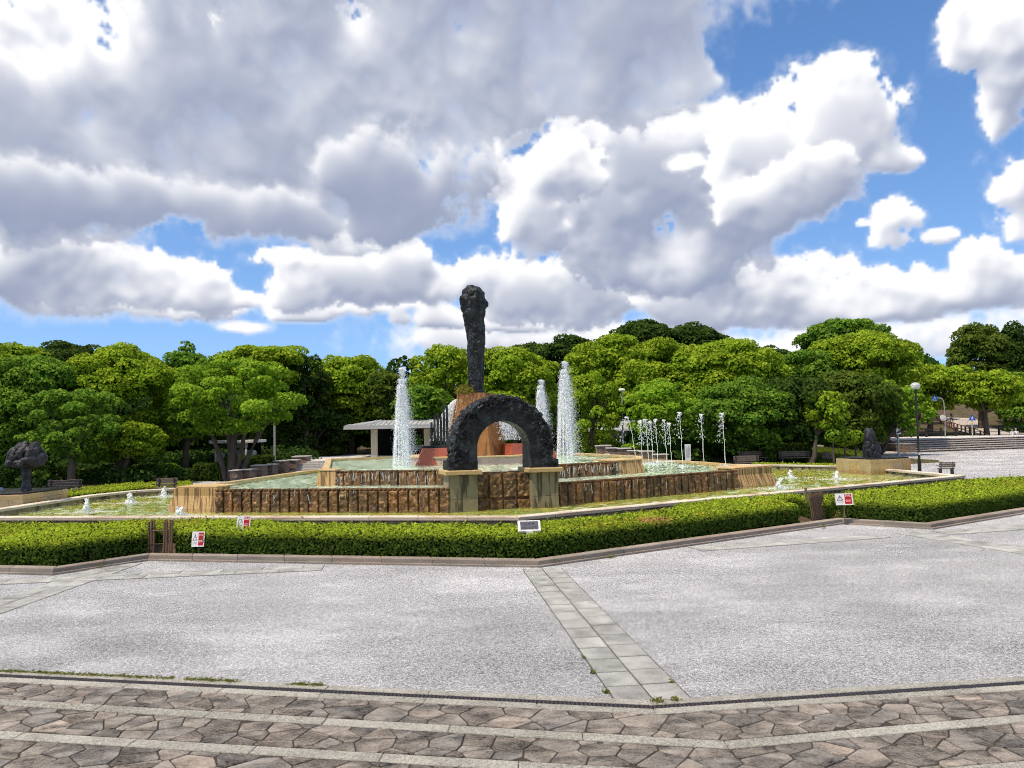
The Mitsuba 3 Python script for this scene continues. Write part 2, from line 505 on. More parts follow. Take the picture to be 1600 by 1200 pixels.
def aqua(p, n, uv):
    q = fbm(p.x * 1.2, p.y * 2.4, 0, 4)
    return mix((.48, .64, .46), (.60, .72, .58), q)


rough_mat('tier_floor', aqua, .9, .1)
scene['water'] = {'type': 'thindielectric', 'int_ior': 1.33, 'ext_ior': 1.0}
plain('foam', (.86, .89, .9), .6, .2)
plain('spray_water', (.93, .95, .97), .35, .5)


def soil_fn(p, n, uv):
    q = fbm(p.x * 2, p.y * 2, 0, 4)
    return mix((.055, .04, .028), (.10, .075, .05), q) * (.7 + .6 * noise(p.x * 30, p.y * 30))


rough_mat('soil', soil_fn, .95, .1)


def lawn_fn(p, n, uv):
    q = fbm(p.x * 1.1, p.y * 1.1, 0, 4)
    base = mix((.06, .055, .03), (.085, .085, .028), smoothstep(.45, .75, q))
    return mix(base, (.085, .062, .045), smoothstep(.42, .6, fbm(p.x * .33 + 7, p.y * .33, 2, 3))) * (.6 + .8 * noise(p.x * 25, p.y * 25))


rough_mat('ground_cover', lawn_fn, .95, .1)


def paving_fn(p, n, uv):
    v = .46 + .1 * (fbm(p.x * .5, p.y * .5, 0, 4) - .5) + .12 * (cell_rand(p.x * 9, p.y * 9) - .5)
    return mi.Color3f(v, v * .985, v * .96)


rough_mat('far_paving', paving_fn, .85, .2)


def path_fn(p, n, uv):
    v = .34 + .14 * (fbm(p.x * .7, p.y * .7, 0, 4) - .5) + .06 * (noise(p.x * 12, p.y * 12) - .5)
    return mi.Color3f(v, v * .9, v * .82)


rough_mat('hill_paving', path_fn, .9, .15)


def step_fn(p, n, uv):
    v = .42 + .12 * (fbm(p.x * 1.2, p.y * 1.2, p.z * 3, 3) - .5)
    return mi.Color3f(v, v * .98, v * .95)


rough_mat('step_stone', step_fn, .8, .25)


def brick_fn(p, n, uv):
    h = p.x * .9 + p.y * .43
    r = dr.floor(p.z / .09)
    return mix((.17, .125, .10), (.30, .22, .17), cell_rand(h / .28 + .5 * r, r, 2)) * (.75 + .5 * noise(p.x * 20, p.y * 20, p.z * 20))


rough_mat('ledge_stone', brick_fn, .85, .2)
VC = {'type': 'mesh_attribute', 'name': 'vertex_color'}
scene['leaf'] = {'type': 'principledthin', 'base_color': VC, 'roughness': .55, 'diff_trans': .85, 'spec_trans': 0.0}
scene['vertex_paint'] = two({'type': 'principled', 'base_color': VC, 'roughness': .6, 'specular': .4})


def bark_fn(p, n, uv):
    return mix((.05, .04, .032), (.15, .125, .10), fbm(p.x * 9, p.y * 9, p.z * 2.5, 4))


rough_mat('bark', bark_fn, .9, .15)
plain('dark_core', (.012, .018, .006), .95, .05)  # near-black filler; the shade between leaves is put into its colour


def bamboo_fn(p, n, uv):
    return mix((.11, .07, .045), (.20, .13, .08), fbm(p.x * 40, p.y * 40, p.z * 3, 3))


rough_mat('dry_bamboo', bamboo_fn, .7, .3)
plain('cream_paint', (.56, .50, .36), .7)
plain('white_paint', (.72, .72, .68), .6)
plain('black_metal', (.02, .02, .022), .4, .5)
plain('iron', (.045, .036, .038), .5, .5)
plain('grey_metal', (.45, .46, .46), .4, .5, .3)
plain('steel', (.52, .54, .55), .4, .5)
plain('grey_roof', (.36, .38, .38), .6)
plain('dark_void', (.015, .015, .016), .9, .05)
plain('sign_white', (.78, .79, .78), .4)
plain('sign_red', (.50, .018, .03), .4)
plain('sign_black', (.02, .02, .025), .5)
plain('sign_blue', (.02, .10, .50), .4)
plain('plaque_grey', (.13, .135, .16), .35, .5, .3)
plain('wood', (.17, .14, .115), .8)
plain('rail_brown', (.16, .075, .05), .6)
plain('lamp_glass', (.82, .84, .80), .2, .5)

# ---------------------------------------------------------------- ground plan
rng = np.random.default_rng(7)
STAIR_O, STAIR_A = np.array([37.9, 72.7]), np.array([.958, .286])       # foot of the far stairs and the way they run
STAIR_S = np.array([-.286, .958])
SS = lambda a, b, x: (lambda t: t * t * (3 - 2 * t))(np.clip((x - a) / (b - a), 0, 1))


def hz(x, y):
    """Height of the ground away from the plaza."""
    x, y = np.asarray(x, float), np.asarray(y, float)
    a = (x - 37.9) * STAIR_A[0] + (y - 72.7) * STAIR_A[1]
    s = (x - 37.9) * STAIR_S[0] + (y - 72.7) * STAIR_S[1]
    right = SS(-16, -9, a)
    hr = 1.15 * SS(6, 14, s) + .085 * np.maximum(s - 15, 0) ** 1.0
    hr = np.minimum(hr, 9.5)
    hl = .75 * SS(53, 62, y) + 6.5 * np.exp(-((x - 26) / 30) ** 2 - ((y - 112) / 26) ** 2) + 1.5 * SS(75, 120, y)
    h = hl * (1 - right) + hr * right
    near = SS(30, 52, y) + SS(24, 40, np.abs(x))
    return -.06 + h * np.clip(near, 0, 1)


gx = np.concatenate([-np.geomspace(1800, 72, 9), np.arange(-70, 140, 2.5), np.geomspace(142, 1800, 9)])
gy = np.concatenate([-np.geomspace(1500, 22, 7), np.arange(-20, 190, 2.5), np.geomspace(192, 2500, 9)])
GX, GY = np.meshgrid(gx, gy, indexing='ij')
gv = np.stack([GX, GY, hz(GX, GY)], -1).reshape(-1, 3)
gf = grid_faces(len(gx), len(gy))[:, ::-1]
n0 = np.cross(gv[gf[:, 1]] - gv[gf[:, 0]], gv[gf[:, 2]] - gv[gf[:, 0]])
if n0[:, 2].mean() < 0: gf = gf[:, ::-1]
tag(put('ground', (gv, gf), 'ground_cover', smooth=True), 'earth and thin grass under the trees and on the slopes around the plaza', kind='structure')

# the plaza: one sheet of exposed aggregate from behind the viewer to the far stairs
plaza_poly = [(-60, -6), (70, -6), (70, 40), (62, 66), tuple(STAIR_O + STAIR_A * 26), tuple(STAIR_O - STAIR_A * 9.5), (24, 60.5), (20, 54), (-14, 54), (-24, 48), (-30, 36), (-60, 30)]
tag(put('plaza', sheet(plaza_poly, 0), 'pavement_stone'), 'pale grey exposed aggregate plaza between the paths and the fountain', kind='structure')

# drain line, granite bands and crazy paving in the foreground
D = [at(-420, 1036), at(1020, 1106), at(2100, 1035)]
B1 = [at(-300, 1081), at(1135, 1166), at(2000, 1088)]
b2l = [at(0, 1150), at(700, 1192)]
b2r = [at(1600, 1199), at(1500, 1208)]
da, db = b2l[1] - b2l[0], b2r[1] - b2r[0]
tt = np.linalg.solve(np.array([da, -db]).T, b2r[0] - b2l[0])
V2 = b2l[0] + da * tt[0]
B2 = [b2l[0] - da * .5, V2, V2 + (b2r[0] - V2) * 1.8]
stone_rng = np.random.default_rng(11)


def laid(parent, name, quads, mat, z0, z1, bev=.006, jit=.002):
    for q in quads:
        m = prism(q, z0, z1 + stone_rng.uniform(-jit, jit), bev)
        u = np.tile(stone_rng.random(2), (len(m[0]), 1))
        put(name, m, mat, parent, uv=u)


dr_k = thing('drain_channel', 'long bent drain with granite edging between the aggregate plaza and the crazy paving', None, kind='structure')
laid(dr_k, 'edging_stone', list(pieces(D, .055, .19, 1.25, .008)) + list(pieces(D, -.21, -.055, 1.25, .008)), 'band_granite', -.03, .012)
gr = []
for q in pieces(D, -.05, .05, .045, .018):
    gr.append(prism(q, -.03, .008, 0))
put('grate', join(*gr), 'iron', dr_k, kind='stuff')
put('channel', join(*[prism(q, -.03, .004, 0) for q in pieces(D, -.054, .054, 50, 0)]), 'dark_void', dr_k)

pave_base = [tuple(q) for q in mitre(D, -.215)] + [(14, -5), (-16, -5)]
pv = thing('flagstone_paving', 'crazy paving of brown and grey flagstones crossed by pale granite bands', None, kind='structure')
put('mortar_bed', sheet(pave_base, .004), 'mortar', pv)
laid(pv, 'granite_band', list(pieces(B1, -.085, .085, 1.3, .008)) + list(pieces(B2, -.085, .085, 1.3, .008)), 'band_granite', -.02, .016)
strips = [Polygon([*map(tuple, mitre(D, -.222)), *map(tuple, mitre(B1, .095)[::-1])]),
          Polygon([*map(tuple, mitre(B1, -.095)), *map(tuple, mitre(B2, .095)[::-1])]),
          Polygon([*map(tuple, mitre(B2, -.095)), (14, 1), (-14, 1)])]
pts = []
cand = np.c_[stone_rng.uniform(-14, 14, 16000), stone_rng.uniform(1, 11, 16000), stone_rng.choice([.08, .13, .20, .30, .40], 16000, p=[.14, .22, .24, .24, .16])]
for c in cand:
    if all((p[0] - c[0]) ** 2 / 1.5 + (p[1] - c[1]) ** 2 * 1.2 > (.55 * (p[2] + c[2])) ** 2 for p in pts if abs(p[1] - c[1]) < .5 and abs(p[0] - c[0]) < .8):
        pts.append(c)
P = np.array(pts)[:, :2]
vor = Voronoi(np.vstack([P, [[-90, 0], [90, 0], [0, 90], [0, -90]]]))
cut_stones = []
wedge = Polygon([(-7.6, 10), (-4.35, 5.6), (-3.6, 4.6), (4.2, 4.6), (8.6, 11)]).buffer(.7)
for i in range(len(P)):
    reg = vor.regions[vor.point_region[i]]
    if -1 in reg or not reg: continue
    cell = Polygon(vor.vertices[reg])
    for st in strips:
        c = cell.intersection(st)
        if c.is_empty or c.geom_type != 'Polygon': continue
        c = c.buffer(-.022, join_style=1).buffer(.015, quad_segs=1).simplify(.005)
        if c.is_empty or c.geom_type != 'Polygon' or c.area < .006: continue
        q = np.array(c.exterior.coords)[:-1]
        m = prism(q, 0, .014 + stone_rng.uniform(-.003, .004), .005)
        cx, cy = c.centroid.x, c.centroid.y
        cut_stones.append((c.area / cy ** 3 if wedge.contains(Point(cx, cy)) else 0.0, len(cut_stones), m))

cut_stones.sort(key=lambda t: (-t[0], t[1]))
for _, _, m in cut_stones[:300]:
    put('flagstone', m, 'flag_stone', pv, uv=np.tile(stone_rng.random(2), (len(m[0]), 1)))
outer_stones = [t[2] for t in cut_stones[300:]]
put('small_flagstones', join(*outer_stones), 'flag_stone', pv, uv=np.repeat(stone_rng.random((len(outer_stones), 2)), [len(m[0]) for m in outer_stones], 0), kind='stuff')


# slab paths of paired granite slabs
def slab_path(name, label, line, w, length, z=.010, gap=.03):
    k = thing(name, label, None, kind='structure')
    put('joint_bed', join(*[prism(q, -.02, max(.003, z - .008), 0) for q in pieces(line, -w - .012, w + .012, 99, 0)]), 'mortar', k)
    L = np.linalg.norm(np.diff(np.asarray(line), axis=0), axis=1)
    d = (np.asarray(line[1]) - line[0]) / L[0]
    sh = [np.asarray(line[0]) - d * 0, *line[1:]]
    laid(k, 'slab', list(pieces(line, .008, w, length, gap)), 'slab_granite', -.02, z)
    st = np.asarray(line[0]) + d * length * .5
    laid(k, 'slab', list(pieces([line[0], st], -w, -.008, length, gap)) + list(pieces([st, *line[1:]], -w, -.008, length, gap)), 'slab_granite', -.02, z)
    return k


pa, pb = at(846.7, 888.5), at(1022.5, 1096.0)
slab_path('slab_path', 'straight path of paired greenish grey slabs from the drain to the kerb corner', [pa, pb], .40, .53)
la, lb = at(196, 880.5), at(-10, 951)
slab_path('slab_path', 'slab path at the left edge running from the kerb corner', [la, la + (lb - la) * 1.4], .40, .9)
ra, rb = at(1420, 832), at(1600, 861)
slab_path('slab_path', 'slab path at the right edge running from the kerb corner', [ra, ra + (rb - ra) * 1.6], .42, .9)
slab_path('slab_path', 'band of slabs lying along the kerb at the left', [at(505, 887.5), at(-60, 912)], .32, .9, .0135, .012)
slab_path('slab_path', 'band of slabs lying along the kerb at the right', [at(1085, 858), at(1375, 837.5)], .36, .9, .0135, .012)
slab_path('slab_path', 'band of slabs meeting the right edge beyond the kerb corner', [at(1470, 833), at(1760, 813)], .36, .9, .0135, .012)

# kerb round the planting bed
K1, K2, K3, K4, K5 = at(83, 899), at(231, 876.5), at(843, 887), at(1317, 819), at(1457, 827.5)
kd = (K3 - K2) / np.linalg.norm(K3 - K2)
kr = (K4 - K3) / np.linalg.norm(K4 - K3)
KERB = [K1 - kd * 9, K1, K2, K3, K4, K5, K5 + kr * 14]
kb = thing('kerb', 'low stepped granite kerb that bends round the hedges', None, kind='structure')
laid(kb, 'kerb_stone', pieces(KERB, .05, .32, 1.15, .01), 'kerb_granite', -.05, .14, .012)
laid(kb, 'plinth_stone', pieces(KERB, -.02, .05, 1.15, .004), 'kerb_granite', -.05, .045, .006)

# ---------------------------------------------------------------- fountain
RIM = [(-18.55, 24.7), (.12, 21.37), (19.82, 33.9), (19.45, 40.4), (18.5, 44.2), (14.9, 47.4), (8, 52), (-7, 52), (-13.4, 46), (-15.5, 37.0), (-17.6, 35.6), (-18.4, 33.2)]
BED = [*map(tuple, mitre(KERB, .25)), (21.5, 50.5), (16.5, 49.2), (-14.5, 49), (-22, 42), (-28, 40)]
tag(put('planting_soil', sheet(BED, .06, None), 'soil'), 'dark planting soil of the bed between kerb and fountain', kind='structure')
ft = thing('fountain', 'stepped stone fountain with coping rim, rust brown weir walls and corner blocks', 'fountain')
frng = np.random.default_rng(21)


def stones(quads, name, mat, z0, z1, bev=.012, jit=.003, parent=None):
    for q in quads:
        m = prism(q, z0, z1 + frng.uniform(-jit, jit), bev)
        put(name, m, mat, parent or ft, uv=np.tile(frng.random(2), (len(m[0]), 1)))


stones(pieces(RIM, 0, .46, 1.5, .012, True), 'coping_stone', 'coping_stone', .41, .5)
put('rim_wall', join(*[prism(q, -.1, .405, 0) for q in pieces(RIM, .05, .41, 9, 0, True)]), 'pier_stone', ft, uv=None)
put('basin_floor', sheet(mitre(RIM, .3, True), .20), 'pool_floor', ft)


def ripple(x, y, amp, k, seeds=(), seed=0):
    p = np.stack([x * k, y * k, x * 0], -1)
    h = amp * (meshkit.fbm(p * [1, 1.7, 1], 3, seed) - .5) + amp * .6 * (meshkit.noise(p * [2.6, 4, 1] + 5, seed + 9) - .5)
    for sx, sy in seeds:
        r = np.hypot(x - sx, y - sy)
        h = h + .012 * np.sin(r * 14) * np.exp(-r / 1.1)
    return h


def water(name, poly, z, label, step, amp, k, seeds=()):
    P_ = Polygon(poly)
    x0, y0, x1, y1 = P_.bounds
    n, m = int((x1 - x0) / step) + 2, int((y1 - y0) / step) + 2
    X, Y = np.meshgrid(np.linspace(x0, x1, n), np.linspace(y0, y1, m), indexing='ij')
    import shapely
    ins = shapely.contains_xy(P_.buffer(step * .8), X.ravel(), Y.ravel())
    v = np.stack([X, Y, z + ripple(X, Y, amp, k, seeds)], -1).reshape(-1, 3)
    f = grid_faces(n, m)
    f = f[ins[f].all(1)]
    used = np.unique(f)
    mp = np.zeros(len(v), int); mp[used] = np.arange(len(used))
    f = mp[f]; v = v[used]
    nn = np.cross(v[f[:, 1]] - v[f[:, 0]], v[f[:, 2]] - v[f[:, 0]])
    if nn[:, 2].mean() < 0: f = f[:, ::-1]
    tag(put(name, (v, f), 'water', smooth=True), label, kind='structure')


BUB = [at(136, 800, .3), at(203, 786, .3), at(256, 776, .3), at(281, 806, .3), at(1218, 763, .3), at(1236, 747, .3), at(1308, 749, .3)]
water('pool_water', mitre(RIM, .44, True), .30, 'shallow yellow green water of the outer basin', .11, .075, 3.2, BUB)

AX = math.radians(15)
ax, ay = np.array([math.cos(AX), math.sin(AX)]), np.array([-math.sin(AX), math.cos(AX)])
ARC = np.array([-.45, 26.75])                          # middle of the arch, between its two piers
PL, PR = ARC - ax * 1.43, ARC + ax * 1.43
A1, A2, A3 = at(261, 796, .3), at(337, 796.3, .3), at(704, 796, .3)
C1, C2, C3 = at(858, 787, .3), at(1152, 760.5, .3), at(1215, 755, .3)
def behind(a, b, d):
    e = (b - a) / np.linalg.norm(b - a)
    return [a + d * np.array([-e[1], e[0]]) + .1 * e, b + d * np.array([-e[1], e[0]]) - .05 * e]


LOW = [*behind(A1, A2, .55), A2, A3, PL + ay * .3, PR + ay * .3, C1, C2, *behind(C2, C3, .55), (10.9, 35), (9.0, 42.3), (5, 47), (-8, 47), (-10.6, 38.6), (-11.7, 30)]
U0, U1, U2, U3 = np.array([-7.65, 29.85]), np.array([-6.85, 29.7]), np.array([-2.2, 28.75]), np.array([1.7, 31.2])
U4, U5 = np.array([4.45, 33.0]), np.array([5.75, 33.9])
UP = [*behind(U0, U1, .32), U1, U2, PL + ax * .42 + ay * .25, PR - ax * .42 + ay * .25, (-.1, 29.6), U3, U4, *behind(U4, U5, .32), (6.1, 37), (3.7, 44), (-6.4, 45), (-10.4, 43)]


def inset(p, d):
    g = Polygon(p).buffer(-d, join_style=2)
    return np.array(g.exterior.coords)[:-1]


put('lower_tier', solid(inset(LOW, .14), .02, .90), 'tier_floor', ft)
put('upper_tier', solid(inset(UP, .14), .85, 1.36), 'tier_floor', ft)
water('lower_tier_water', inset(LOW, .10), .99, 'pale green water standing in the lower tier', .12, .04, 3.0)
water('upper_tier_water', inset(UP, .10), 1.45, 'pale green water standing in the upper tier', .12, .035, 3.0)


def rock_face(a, b, z0, z1, seed, bulge=.07, inset_=.05, nu=12, nv=14, lean=0.0):
    """A split-faced block on the wall from a to b (front to the right of a->b), its joints set back."""
    a, b = np.asarray(a, float), np.asarray(b, float)
    e = (b - a) / np.linalg.norm(b - a)
    out = np.array([e[1], -e[0]])
    u, w = np.meshgrid(np.linspace(0, 1, nu), np.linspace(0, 1, nv), indexing='ij')
    edge = np.minimum(np.minimum(u, 1 - u) * 10.9, np.minimum(w, 1 - w) * 12.9)
    prof = np.clip(edge, 0, 1)
    L = np.linalg.norm(b - a)
    base = a + (b - a) * u[..., None]
    q = np.stack([u * L * 8 + seed * 3.1, w * (z1 - z0) * 8, np.full_like(u, seed * 1.7)], -1)
    d = (inset_ + bulge * (1.5 * meshkit.fbm(q, 4, 3) - .2 + .5 * np.abs(meshkit.noise(q * .7, 8) - .5))) * prof + lean * (1 - w)
    xy = base + out * d[..., None]
    v = np.dstack([xy, (z0 + (z1 - z0) * w)[..., None]]).reshape(-1, 3)
    return v, grid_faces(nu, nv)


def rock_wall(a, b, z0, z1, width, lip=True, lean=0.0, bulge=.07):
    a, b = np.asarray(a, float), np.asarray(b, float)
    n = max(1, int(round(np.linalg.norm(b - a) / width)))
    e = (b - a) / np.linalg.norm(b - a)
    out = np.array([e[1], -e[0]])
    for i in range(n):
        p, q = a + (b - a) * (i + .025) / n, a + (b - a) * (i + .975) / n
        s = frng.uniform(0, 50)
        m = rock_face(p, q, z0, z1 - .03 + frng.uniform(-.008, .004), s, bulge, lean=lean)
        put('weir_stone', m, 'tier_rock', ft, uv=np.tile(frng.random(2), (len(m[0]), 1)))
    back = [a - out * .12, b - out * .12, b + out * .012, a + out * .012]
    put('weir_wall', prism(back, z0 - .1, z1 - .02, 0), 'tier_rock', ft)
    if lip:
        teeth = [prism(q, z1 - .022, z1 + .028, .004) for q in pieces([a, b], -.09, .05, .17, .05)]
        put('weir_teeth', join(*teeth), 'tier_rock', ft, kind='stuff')


rock_wall(A2, A3, .12, 1.0, .36, bulge=.09)
rock_wall(C1, C2, .12, 1.0, .39, bulge=.09)
rock_wall(U1, U2, .92, 1.46, .36)
rock_wall(U3, U4, .92, 1.46, .36)
rock_wall(PL + ax * .42 - ay * .12, PR - ax * .42 - ay * .12, .56, 1.5, .48, lip=False, bulge=.12)
rock_wall(PL + ax * .42 - ay * .16, PR - ax * .42 - ay * .16, .12, .55, .48, lip=False, bulge=.12)


def corner_block(a, b, z0, z1, lean, depth, n):
    """The battered end blocks of the weirs, clad in upright slabs over a low base course."""
    a, b = np.asarray(a, float), np.asarray(b, float)
    e = (b - a) / np.linalg.norm(b - a)
    out = np.array([e[1], -e[0]])
    for i in range(n):
        p, q = a + (b - a) * (i + .008) / n, a + (b - a) * (i + .992) / n
        sp = e * lean * (.5 if i == 0 else 0), e * lean * (.5 if i == n - 1 else 0)
        zb = z0 + (z1 - z0) * .2
        lo = np.array([p, q, q - out * .2, p - out * .2])
        m = prism(lo + out * .02, z0, zb, .012)
        put('base_slab', m, 'streaked_stone', ft, uv=None)
        t0, t1 = p - out * lean + sp[0], q - out * lean - sp[1]
        v = np.array([[*p, zb + .004], [*q, zb + .004], [*(q - out * .3), zb], [*(p - out * .3), zb], [*t0, z1 - .05], [*t1, z1 - .05], [*(t1 - out * .25), z1 - .05], [*(t0 - out * .25), z1 - .05]])
        f = np.array([[0, 1, 5, 4], [1, 2, 6, 5], [2, 3, 7, 6], [3, 0, 4, 7], [4, 5, 6, 7]])
        put('cladding_slab', (v, f), 'streaked_stone', ft)
    t0, t1 = a - out * (lean - .03) + e * lean * .45, b - out * (lean - .03) - e * lean * .45
    cap = [t0, t1, t1 - out * depth, t0 - out * depth]
    put('cap_slab', prism(cap, z1 - .05, z1, .01), 'ochre_stone', ft, uv=None)
    body = [a + e * .1 - out * .21, b - e * .1 - out * .21, b - e * .3 - out * depth, a + e * .3 - out * depth]
    put('block_core', prism(body, z0 - .1, z1 - .06, 0), 'streaked_stone', ft)


corner_block(A1, A2 + (.0, -.02), .12, 1.10, .34, 1.3, 3)
corner_block(C2 + (.02, -.02), C3, .12, 1.08, .34, 1.3, 4)
corner_block(U0, U1, .9, 1.52, .12, .9, 2)
corner_block(U4, U5, .9, 1.52, .12, 1.6, 4)
# side kerbs of the tiers
stones(pieces([C3 + (-.05, .9), (10.9, 35), (9.0, 42.3), (5, 47), (-8, 47), (-10.6, 38.6), (-11.7, 30), A1 + (.35, 1.0)], -.05, .25, 1.4, .012), 'coping_stone', 'ochre_stone', .85, 1.07)
stones(pieces([U5 + (-.05, .5), (6.1, 37), (3.7, 44), (-6.4, 45), (-10.4, 43), U0 + (.1, .7)], -.05, .25, 1.3, .012), 'coping_stone', 'ochre_stone', 1.3, 1.53)

# the two piers under the arch
for c, lbl in ((PL, None), (PR, None)):
    q = [c - ax * .48 - ay * .55, c + ax * .48 - ay * .55, c + ax * .48 + ay * .6, c - ax * .48 + ay * .6]
    k = put('pier', prism(q, .06, .62, .012), 'pier_stone', ft)
    put('upper_block', prism(q, .626, 1.44, .012), 'pier_stone', k)
    q2 = [c - ax * .62 - ay * .7, c + ax * .62 - ay * .7, c + ax * .62 + ay * .75, c - ax * .62 + ay * .75]
    m = prism(np.vstack([np.linspace(q2[i], q2[(i + 1) % 4], 9)[:-1] for i in range(4)]), 1.445, 1.59, .03)
    v = m[0] + .03 * (np.stack([meshkit.noise(m[0] * 6, s) for s in (1, 2, 3)], -1) - .5)
    put('pier_cap', (v, m[1]), 'ochre_stone', k)

# central block that carries the column
CEN = np.array([-1.75, 37.5])


def ring4(R, rotd):
    return [CEN + R * np.array([math.cos(math.radians(rotd + 90 * i)), math.sin(math.radians(rotd + 90 * i))]) for i in range(4)]


lo4, hi4 = ring4(1.72, -65.4), ring4(.98, -65.4)
v = np.array([[*p, 1.3] for p in lo4] + [[*p, 4.72] for p in hi4])
sub = trimesh.Trimesh(v, np.array([[0, 1, 5], [0, 5, 4], [1, 2, 6], [1, 6, 5], [2, 3, 7], [2, 7, 6], [3, 0, 4], [3, 4, 7], [4, 5, 6], [4, 6, 7]]), process=False)
for _ in range(4): sub = sub.subdivide()
sv = np.array(sub.vertices)
sv[:, :2] += .05 * (np.stack([meshkit.fbm(sv * 3, 3, s) for s in (1, 2)], -1) - .5)
put('pedestal', (sv, sub.faces), 'rust_stone', ft)
oct_ = [CEN + 3.6 * np.array([math.cos(t), math.sin(t)]) for t in np.radians(np.arange(8) * 45 + 11 + 22.5)]
stones(pieces(oct_, 0, .4, 1.0, .01, True), 'plinth_slab', 'pink_stone', 1.3, 1.70, .01)
stones(pieces(oct_, -.06, .5, 1.0, .008, True), 'plinth_cap', 'ochre_stone', 1.706, 1.77, .01)
put('plinth_fill', sheet(mitre(oct_, .3, True), 1.68), 'tier_floor', ft)

# ---------------------------------------------------------------- sculptures
def ridged(p, s, seed=0, oct=4):
    o, a, t = 0, 1.0, 0
    for k in range(oct):
        o = o + a * (1 - np.abs(2 * meshkit.noise(p * s * 2.1 ** k + 7 * k, seed + k) - 1)); t += a; a *= .55
    return o / t


def crag(p, s, seed=0):
    """Angular facets: the distance to the second nearest minus the nearest of jittered points."""
    p = np.asarray(p) * s
    i = np.floor(p)
    d1, d2 = np.full(len(p), 9.0), np.full(len(p), 9.0)
    h = np.zeros(len(p))
    for a, b, c in np.ndindex(3, 3, 3):
        cell = i + np.array([a, b, c]) - 1
        j = np.stack([meshkit.noise(cell * 1.0 + .0, seed + t) for t in (1, 2, 3)], -1)
        dd = np.linalg.norm(cell + j - p, axis=1)
        nearer = dd < d1
        d2 = np.where(nearer, d1, np.minimum(d2, dd))
        h = np.where(nearer, meshkit.noise(cell, seed + 5), h)
        d1 = np.minimum(d1, dd)
    return h, d2 - d1


# the arch
def arch_mesh():
    rin, rout, zc, z0 = .92, 1.75, .71, .24
    leg = np.linspace(z0, zc, 24)[:-1]
    th = np.linspace(math.pi, 0, 150)
    path = [(-1, z, None) for z in leg] + [(0, 0, t) for t in th] + [(1, z, None) for z in leg[::-1]]
    prof = []
    n1, n2 = 44, 26
    for s in np.linspace(0, 1, n1): prof.append((s, -1.0))          # front face from inside to outside
    for s in np.linspace(-1, 1, n2)[1:]: prof.append((1.0, s))      # outer face
    for s in np.linspace(1, 0, 14)[1:]: prof.append((s, 1.0))       # back
    for s in np.linspace(1, -1, 10)[1:-1]: prof.append((0.0, s))    # soffit
    prof = np.array(prof)
    V, N, W = [], [], []
    for side, z, t in path:
        if t is None: d, c = np.array([side, 0.0]), np.array([0, z])
        else: d, c = np.array([math.cos(t), math.sin(t)]), np.array([0, zc])
        for s, y in prof:
            r = rin + (rout - rin) * s
            half = .46 - .05 * (s > .98)
            V.append([c[0] + d[0] * r, y * half, c[1] + d[1] * r])
            N.append([d[0] * (s > .99) - d[0] * (s < .01), -1.0 * (y < -.99) + (y > .99), d[1] * (s > .99) - d[1] * (s < .01)])
            W.append(np.clip((s - .04) * 2.2, 0, 1))
    V, N, W = np.array(V), np.array(N), np.array(W)
    N /= np.maximum(np.linalg.norm(N, axis=1, keepdims=True), 1e-9)
    VW = V + .22 * (np.stack([meshkit.fbm(V * 5, 3, q) for q in (4, 5, 6)], -1) - .5)
    h, e = crag(VW * [1, 1, 1.25], 4.6, 3)
    h2, e2 = crag(VW, 10, 13)
    outer = np.clip((np.hypot(V[:, 0], np.maximum(V[:, 2] - zc, 0)) - 1.2) / .5, 0, 1)
    amp = W * (.22 + .78 * outer)
    disp = amp * (.085 * (h - .35) + .035 * np.minimum(e * 2, .6) + .06 * (h2 - .4) + .03 * np.minimum(e2 * 2, .6)) + .02 * W * (ridged(V, 5) - .5)
    V = V + N * disp[:, None]
    return V, grid_faces(len(path), len(prof), True)


arch = thing('arch_sculpture', 'black bronze arch with craggy relief standing on two stone piers', 'sculpture')
am = arch_mesh()
put('arch_ring', move(am, (*ARC, 1.59), math.degrees(AX)), 'bronze_rock', arch, smooth=30)
for s in (-1, 1):
    b = trimesh.creation.box([1.0, 1.04, .27]).subdivide().subdivide().subdivide().subdivide()
    v = np.array(b.vertices)
    h, e = crag(v + s * 3, 4, 8)
    v += np.sign(v) * (np.abs(v) > [.5, .45, .12]) * (.07 * (h - .4) + .05 * np.minimum(e * 2, .8))[:, None] * [1, 1, .6]
    put('foot', move((v, b.faces), (*(ARC + ax * s * 1.43), 1.59 + .135), math.degrees(AX)), 'bronze_rock', arch, smooth=40)

